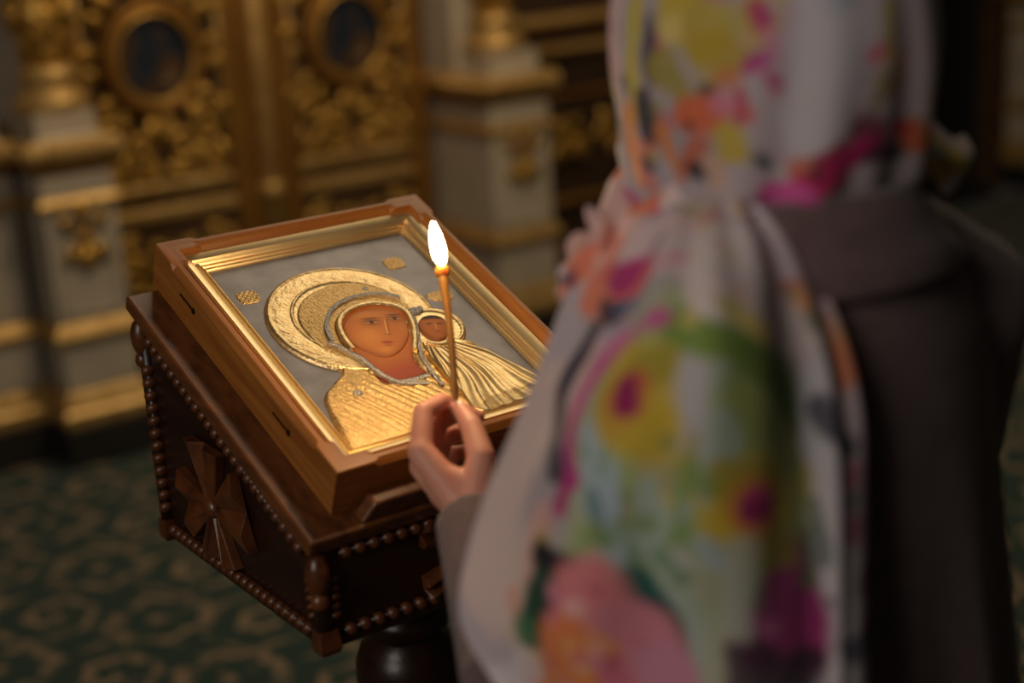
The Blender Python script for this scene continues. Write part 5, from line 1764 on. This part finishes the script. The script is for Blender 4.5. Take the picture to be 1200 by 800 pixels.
    (0.095, -0.481, 1.515, 0.097, -0.480, 1.506, 0.012, 205, 180, 70, 0.95),
    (0.096, -0.487, 1.528, 0.101, -0.493, 1.521, 0.005, 185, 40, 115, 0.8),
    (0.108, -0.492, 1.503, 0.108, -0.492, 1.503, 0.009, 40, 70, 64, 0.9),
    (0.091, -0.451, 1.485, 0.091, -0.451, 1.485, 0.009, 24, 20, 30, 1),
    (0.095, -0.465, 1.494, 0.099, -0.466, 1.480, 0.009, 226, 180, 150, 0.8),
    (0.118, -0.493, 1.488, 0.118, -0.493, 1.488, 0.006, 20, 50, 44, 0.8),
    (0.075, -0.406, 1.455, 0.087, -0.428, 1.478, 0.006, 226, 190, 180, 0.7),
    (0.107, -0.500, 1.528, 0.107, -0.500, 1.528, 0.005, 200, 170, 60, 0.7),
    (0.118, -0.515, 1.606, 0.111, -0.510, 1.578, 0.008, 200, 150, 180, 0.6),
    (0.129, -0.520, 1.625, 0.119, -0.512, 1.531, 0.015, 206, 200, 206, 0.8),
    (0.137, -0.538, 1.590, 0.128, -0.527, 1.515, 0.020, 196, 190, 196, 0.9),
    (0.159, -0.546, 1.598, 0.144, -0.541, 1.549, 0.014, 190, 184, 190, 0.8),
    (0.171, -0.549, 1.602, 0.171, -0.550, 1.582, 0.009, 190, 170, 50, 0.85),
    (0.163, -0.548, 1.571, 0.163, -0.548, 1.571, 0.008, 205, 80, 120, 0.8),
    (0.174, -0.550, 1.567, 0.178, -0.550, 1.567, 0.007, 205, 175, 50, 0.8),
    (0.182, -0.548, 1.602, 0.182, -0.548, 1.602, 0.005, 24, 20, 30, 0.9),
    (0.198, -0.550, 1.571, 0.186, -0.547, 1.545, 0.008, 190, 120, 70, 0.8),
    (0.171, -0.549, 1.549, 0.171, -0.549, 1.549, 0.008, 180, 170, 90, 0.7),
    (0.198, -0.550, 1.590, 0.202, -0.551, 1.590, 0.008, 190, 180, 70, 0.7),
    (0.167, -0.547, 1.535, 0.175, -0.549, 1.549, 0.006, 110, 130, 90, 0.6),
    (0.142, -0.532, 1.500, 0.172, -0.542, 1.506, 0.014, 215, 20, 120, 1),
    (0.127, -0.518, 1.488, 0.139, -0.529, 1.491, 0.012, 200, 40, 100, 1),
    (0.123, -0.493, 1.475, 0.127, -0.511, 1.478, 0.012, 215, 90, 160, 1),
    (0.131, -0.529, 1.506, 0.141, -0.536, 1.518, 0.008, 160, 30, 70, 0.9),
    (0.129, -0.524, 1.500, 0.129, -0.524, 1.497, 0.006, 24, 20, 30, 0.8),
    (0.153, -0.540, 1.525, 0.171, -0.545, 1.518, 0.010, 120, 40, 60, 0.9),
    (0.124, -0.510, 1.497, 0.126, -0.521, 1.503, 0.007, 200, 110, 80, 0.8),
    (0.175, -0.540, 1.500, 0.204, -0.538, 1.494, 0.009, 24, 20, 30, 0.8),
    (0.094, -0.488, 1.461, 0.096, -0.486, 1.462, 0.007, 220, 180, 120, 0.7),
    (0.155, -0.531, 1.488, 0.155, -0.531, 1.488, 0.009, 190, 30, 90, 0.8),
    (0.277, -0.511, 1.482, 0.297, -0.515, 1.472, 0.016, 190, 170, 70, 1),
    (0.213, -0.545, 1.506, 0.267, -0.517, 1.471, 0.012, 190, 120, 80, 1),
    (0.283, -0.513, 1.478, 0.299, -0.512, 1.477, 0.009, 205, 190, 50, 1),
    (0.209, -0.543, 1.506, 0.221, -0.543, 1.497, 0.009, 220, 110, 70, 1),
    (0.190, -0.542, 1.518, 0.205, -0.543, 1.509, 0.006, 215, 60, 80, 1),
    (0.225, -0.544, 1.509, 0.277, -0.511, 1.482, 0.006, 190, 180, 170, 1),
    (0.263, -0.515, 1.475, 0.267, -0.518, 1.467, 0.007, 200, 170, 90, 1),
]
#PAINT_END
BASECOL = srgb(190, 176, 182)


def paint_cloth(P, strokes):
    P = np.asarray(P)
    W = P + 0.010 * np.stack([vnoise(P, 38, 1), vnoise(P, 38, 2), vnoise(P, 38, 3)], 1) + 0.003 * np.stack([vnoise(P, 130, 4), vnoise(P, 130, 5), vnoise(P, 130, 6)], 1)
    g = vnoise(P, 26, 9)
    col = np.tile(BASECOL, (len(P), 1)) * (1 + 0.10 * g[:, None])
    # faint washes all over the cloth
    for sd, c, th in ((11, srgb(196, 160, 175), 0.45), (13, srgb(150, 165, 180), 0.5), (17, srgb(190, 175, 110), 0.62), (21, srgb(200, 120, 140), 0.72)):
        m = np.clip((vnoise(P, 34, sd) - th) / 0.25, 0, 1)[:, None] * 0.75
        col = col * (1 - m) + c * m
    for sd, c, th in ((31, srgb(200, 175, 60), 0.80), (33, srgb(190, 60, 120), 0.95), (35, srgb(215, 130, 80), 0.90), (37, srgb(50, 60, 80), 1.05)):
        m = np.clip((vnoise(W, 70, sd) - th) / 0.2, 0, 1)[:, None] * 0.85
        col = col * (1 - m) + c * m
    for (x0, y0, z0, x1, y1, z1, r, cr_, cg, cb, k) in strokes:
        a, b_ = np.array((x0, y0, z0)), np.array((x1, y1, z1))
        ab = b_ - a
        tt = np.clip(((W - a) @ ab) / (ab @ ab + 1e-12), 0, 1)
        d = np.linalg.norm(W - a - tt[:, None] * ab, axis=1)
        m = np.clip((r - d) / (0.45 * r) + 0.5, 0, 1)[:, None] * k
        c = srgb(cr_, cg, cb)
        col = col * (1 - m) + c * m
    return np.clip(col, 0, 1)


def cloth(name, S, parent, closed=False, keep=None, thick=0.0025):
    nv, nu = S.shape[:2]
    P = S.reshape(-1, 3)
    fs = []
    for i in range(nv - 1):
        for j in range(nu if closed else nu - 1):
            if keep is not None and not keep[i, j]:
                continue
            j2 = (j + 1) % nu
            fs.append((i * nu + j, i * nu + j2, (i + 1) * nu + j2, (i + 1) * nu + j))
    me = bpy.data.meshes.new(name)
    me.from_pydata(P.tolist(), [], fs)
    set_paint(me, paint_cloth(P, PAINT))
    me.polygons.foreach_set('use_smooth', [True] * len(me.polygons))
    me.materials.append(SCARF)
    o = link(name, me, parent)
    s = o.modifiers.new('thick', 'SOLIDIFY')
    s.thickness = thick
    s.offset = 0
    return o


HS = hood_surface()
nv, nu = HS.shape[:2]
ang = np.linspace(0, 360, nu, endpoint=False)
front = np.minimum(ang, 360 - ang)[None, :]
zz = HS[..., 2]
keep = ~((front < 48 - 60 * np.clip((1.50 - zz) / 0.06, 0, 1)) & (zz > 1.462) & (zz < 1.665))
hood = cloth('headscarf', HS, person, True, keep)
hood['label'] = 'floral printed headscarf'
drape = cloth('scarf_drape', drape_surface(), hood)
drape['label'] = 'scarf end over the shoulder, yellow flowers with magenta centres'
tail = cloth('scarf_corner', grid_surface(TAIL, 40, 30) + 0.004 * np.sin(np.linspace(0, 14, 40))[None, :, None] * np.array([0, 0.3, 1.0]), hood)

# ruffled knot under the chin
b = MB()
KC = Vector((0.074, -0.366, 1.420))
random.seed(7)
b.ball(KC, (0.026, 0.026, 0.028), 16, 12)
for k in range(16):
    a = k * 2.399
    e = -1.2 + 2.4 * (k + 0.5) / 16
    d = Vector((math.cos(a) * math.cos(e), math.sin(a) * math.cos(e), math.sin(e)))
    R = d.to_track_quat('X', 'Z').to_matrix() @ Matrix.Rotation(random.uniform(-1.2, 1.2), 3, 'X')
    b.ball(KC + d * 0.025, (0.020, 0.0065, 0.014), 12, 8, R)
for dx, dy, dz in ((-0.040, 0.012, -0.012), (-0.034, 0.000, -0.026), (-0.028, 0.012, 0.010), (-0.036, 0.020, -0.028)):
    b.capsule(KC, KC + Vector((dx, dy, dz)), 0.016, 0.010)
b.capsule(KC, KC + Vector((0.030, -0.050, 0.034)), 0.024, 0.026)
b.capsule(KC, KC + Vector((0.060, 0.040, 0.030)), 0.026, 0.03)
km = remeshed('scarf_knot', b, SCARF, 0.0028, 3, 0.5)
kp = np.zeros(len(km.vertices) * 3)
km.vertices.foreach_get('co', kp)
KP = kp.reshape(-1, 3)
kc = paint_cloth(KP, PAINT) * 0.45 + srgb(236, 176, 166) * 0.55
for sd, c, th in ((41, srgb(196, 50, 120), 0.30), (43, srgb(238, 130, 90), 0.42), (45, srgb(236, 214, 208), 0.55), (47, srgb(70, 60, 110), 0.85)):
    mk_ = np.clip((vnoise(KP, 95, sd) - th) / 0.25, 0, 1)[:, None] * 0.85
    kc = kc * (1 - mk_) + c * mk_
set_paint(km, kc)
knot = link('scarf_knot', km, hood)
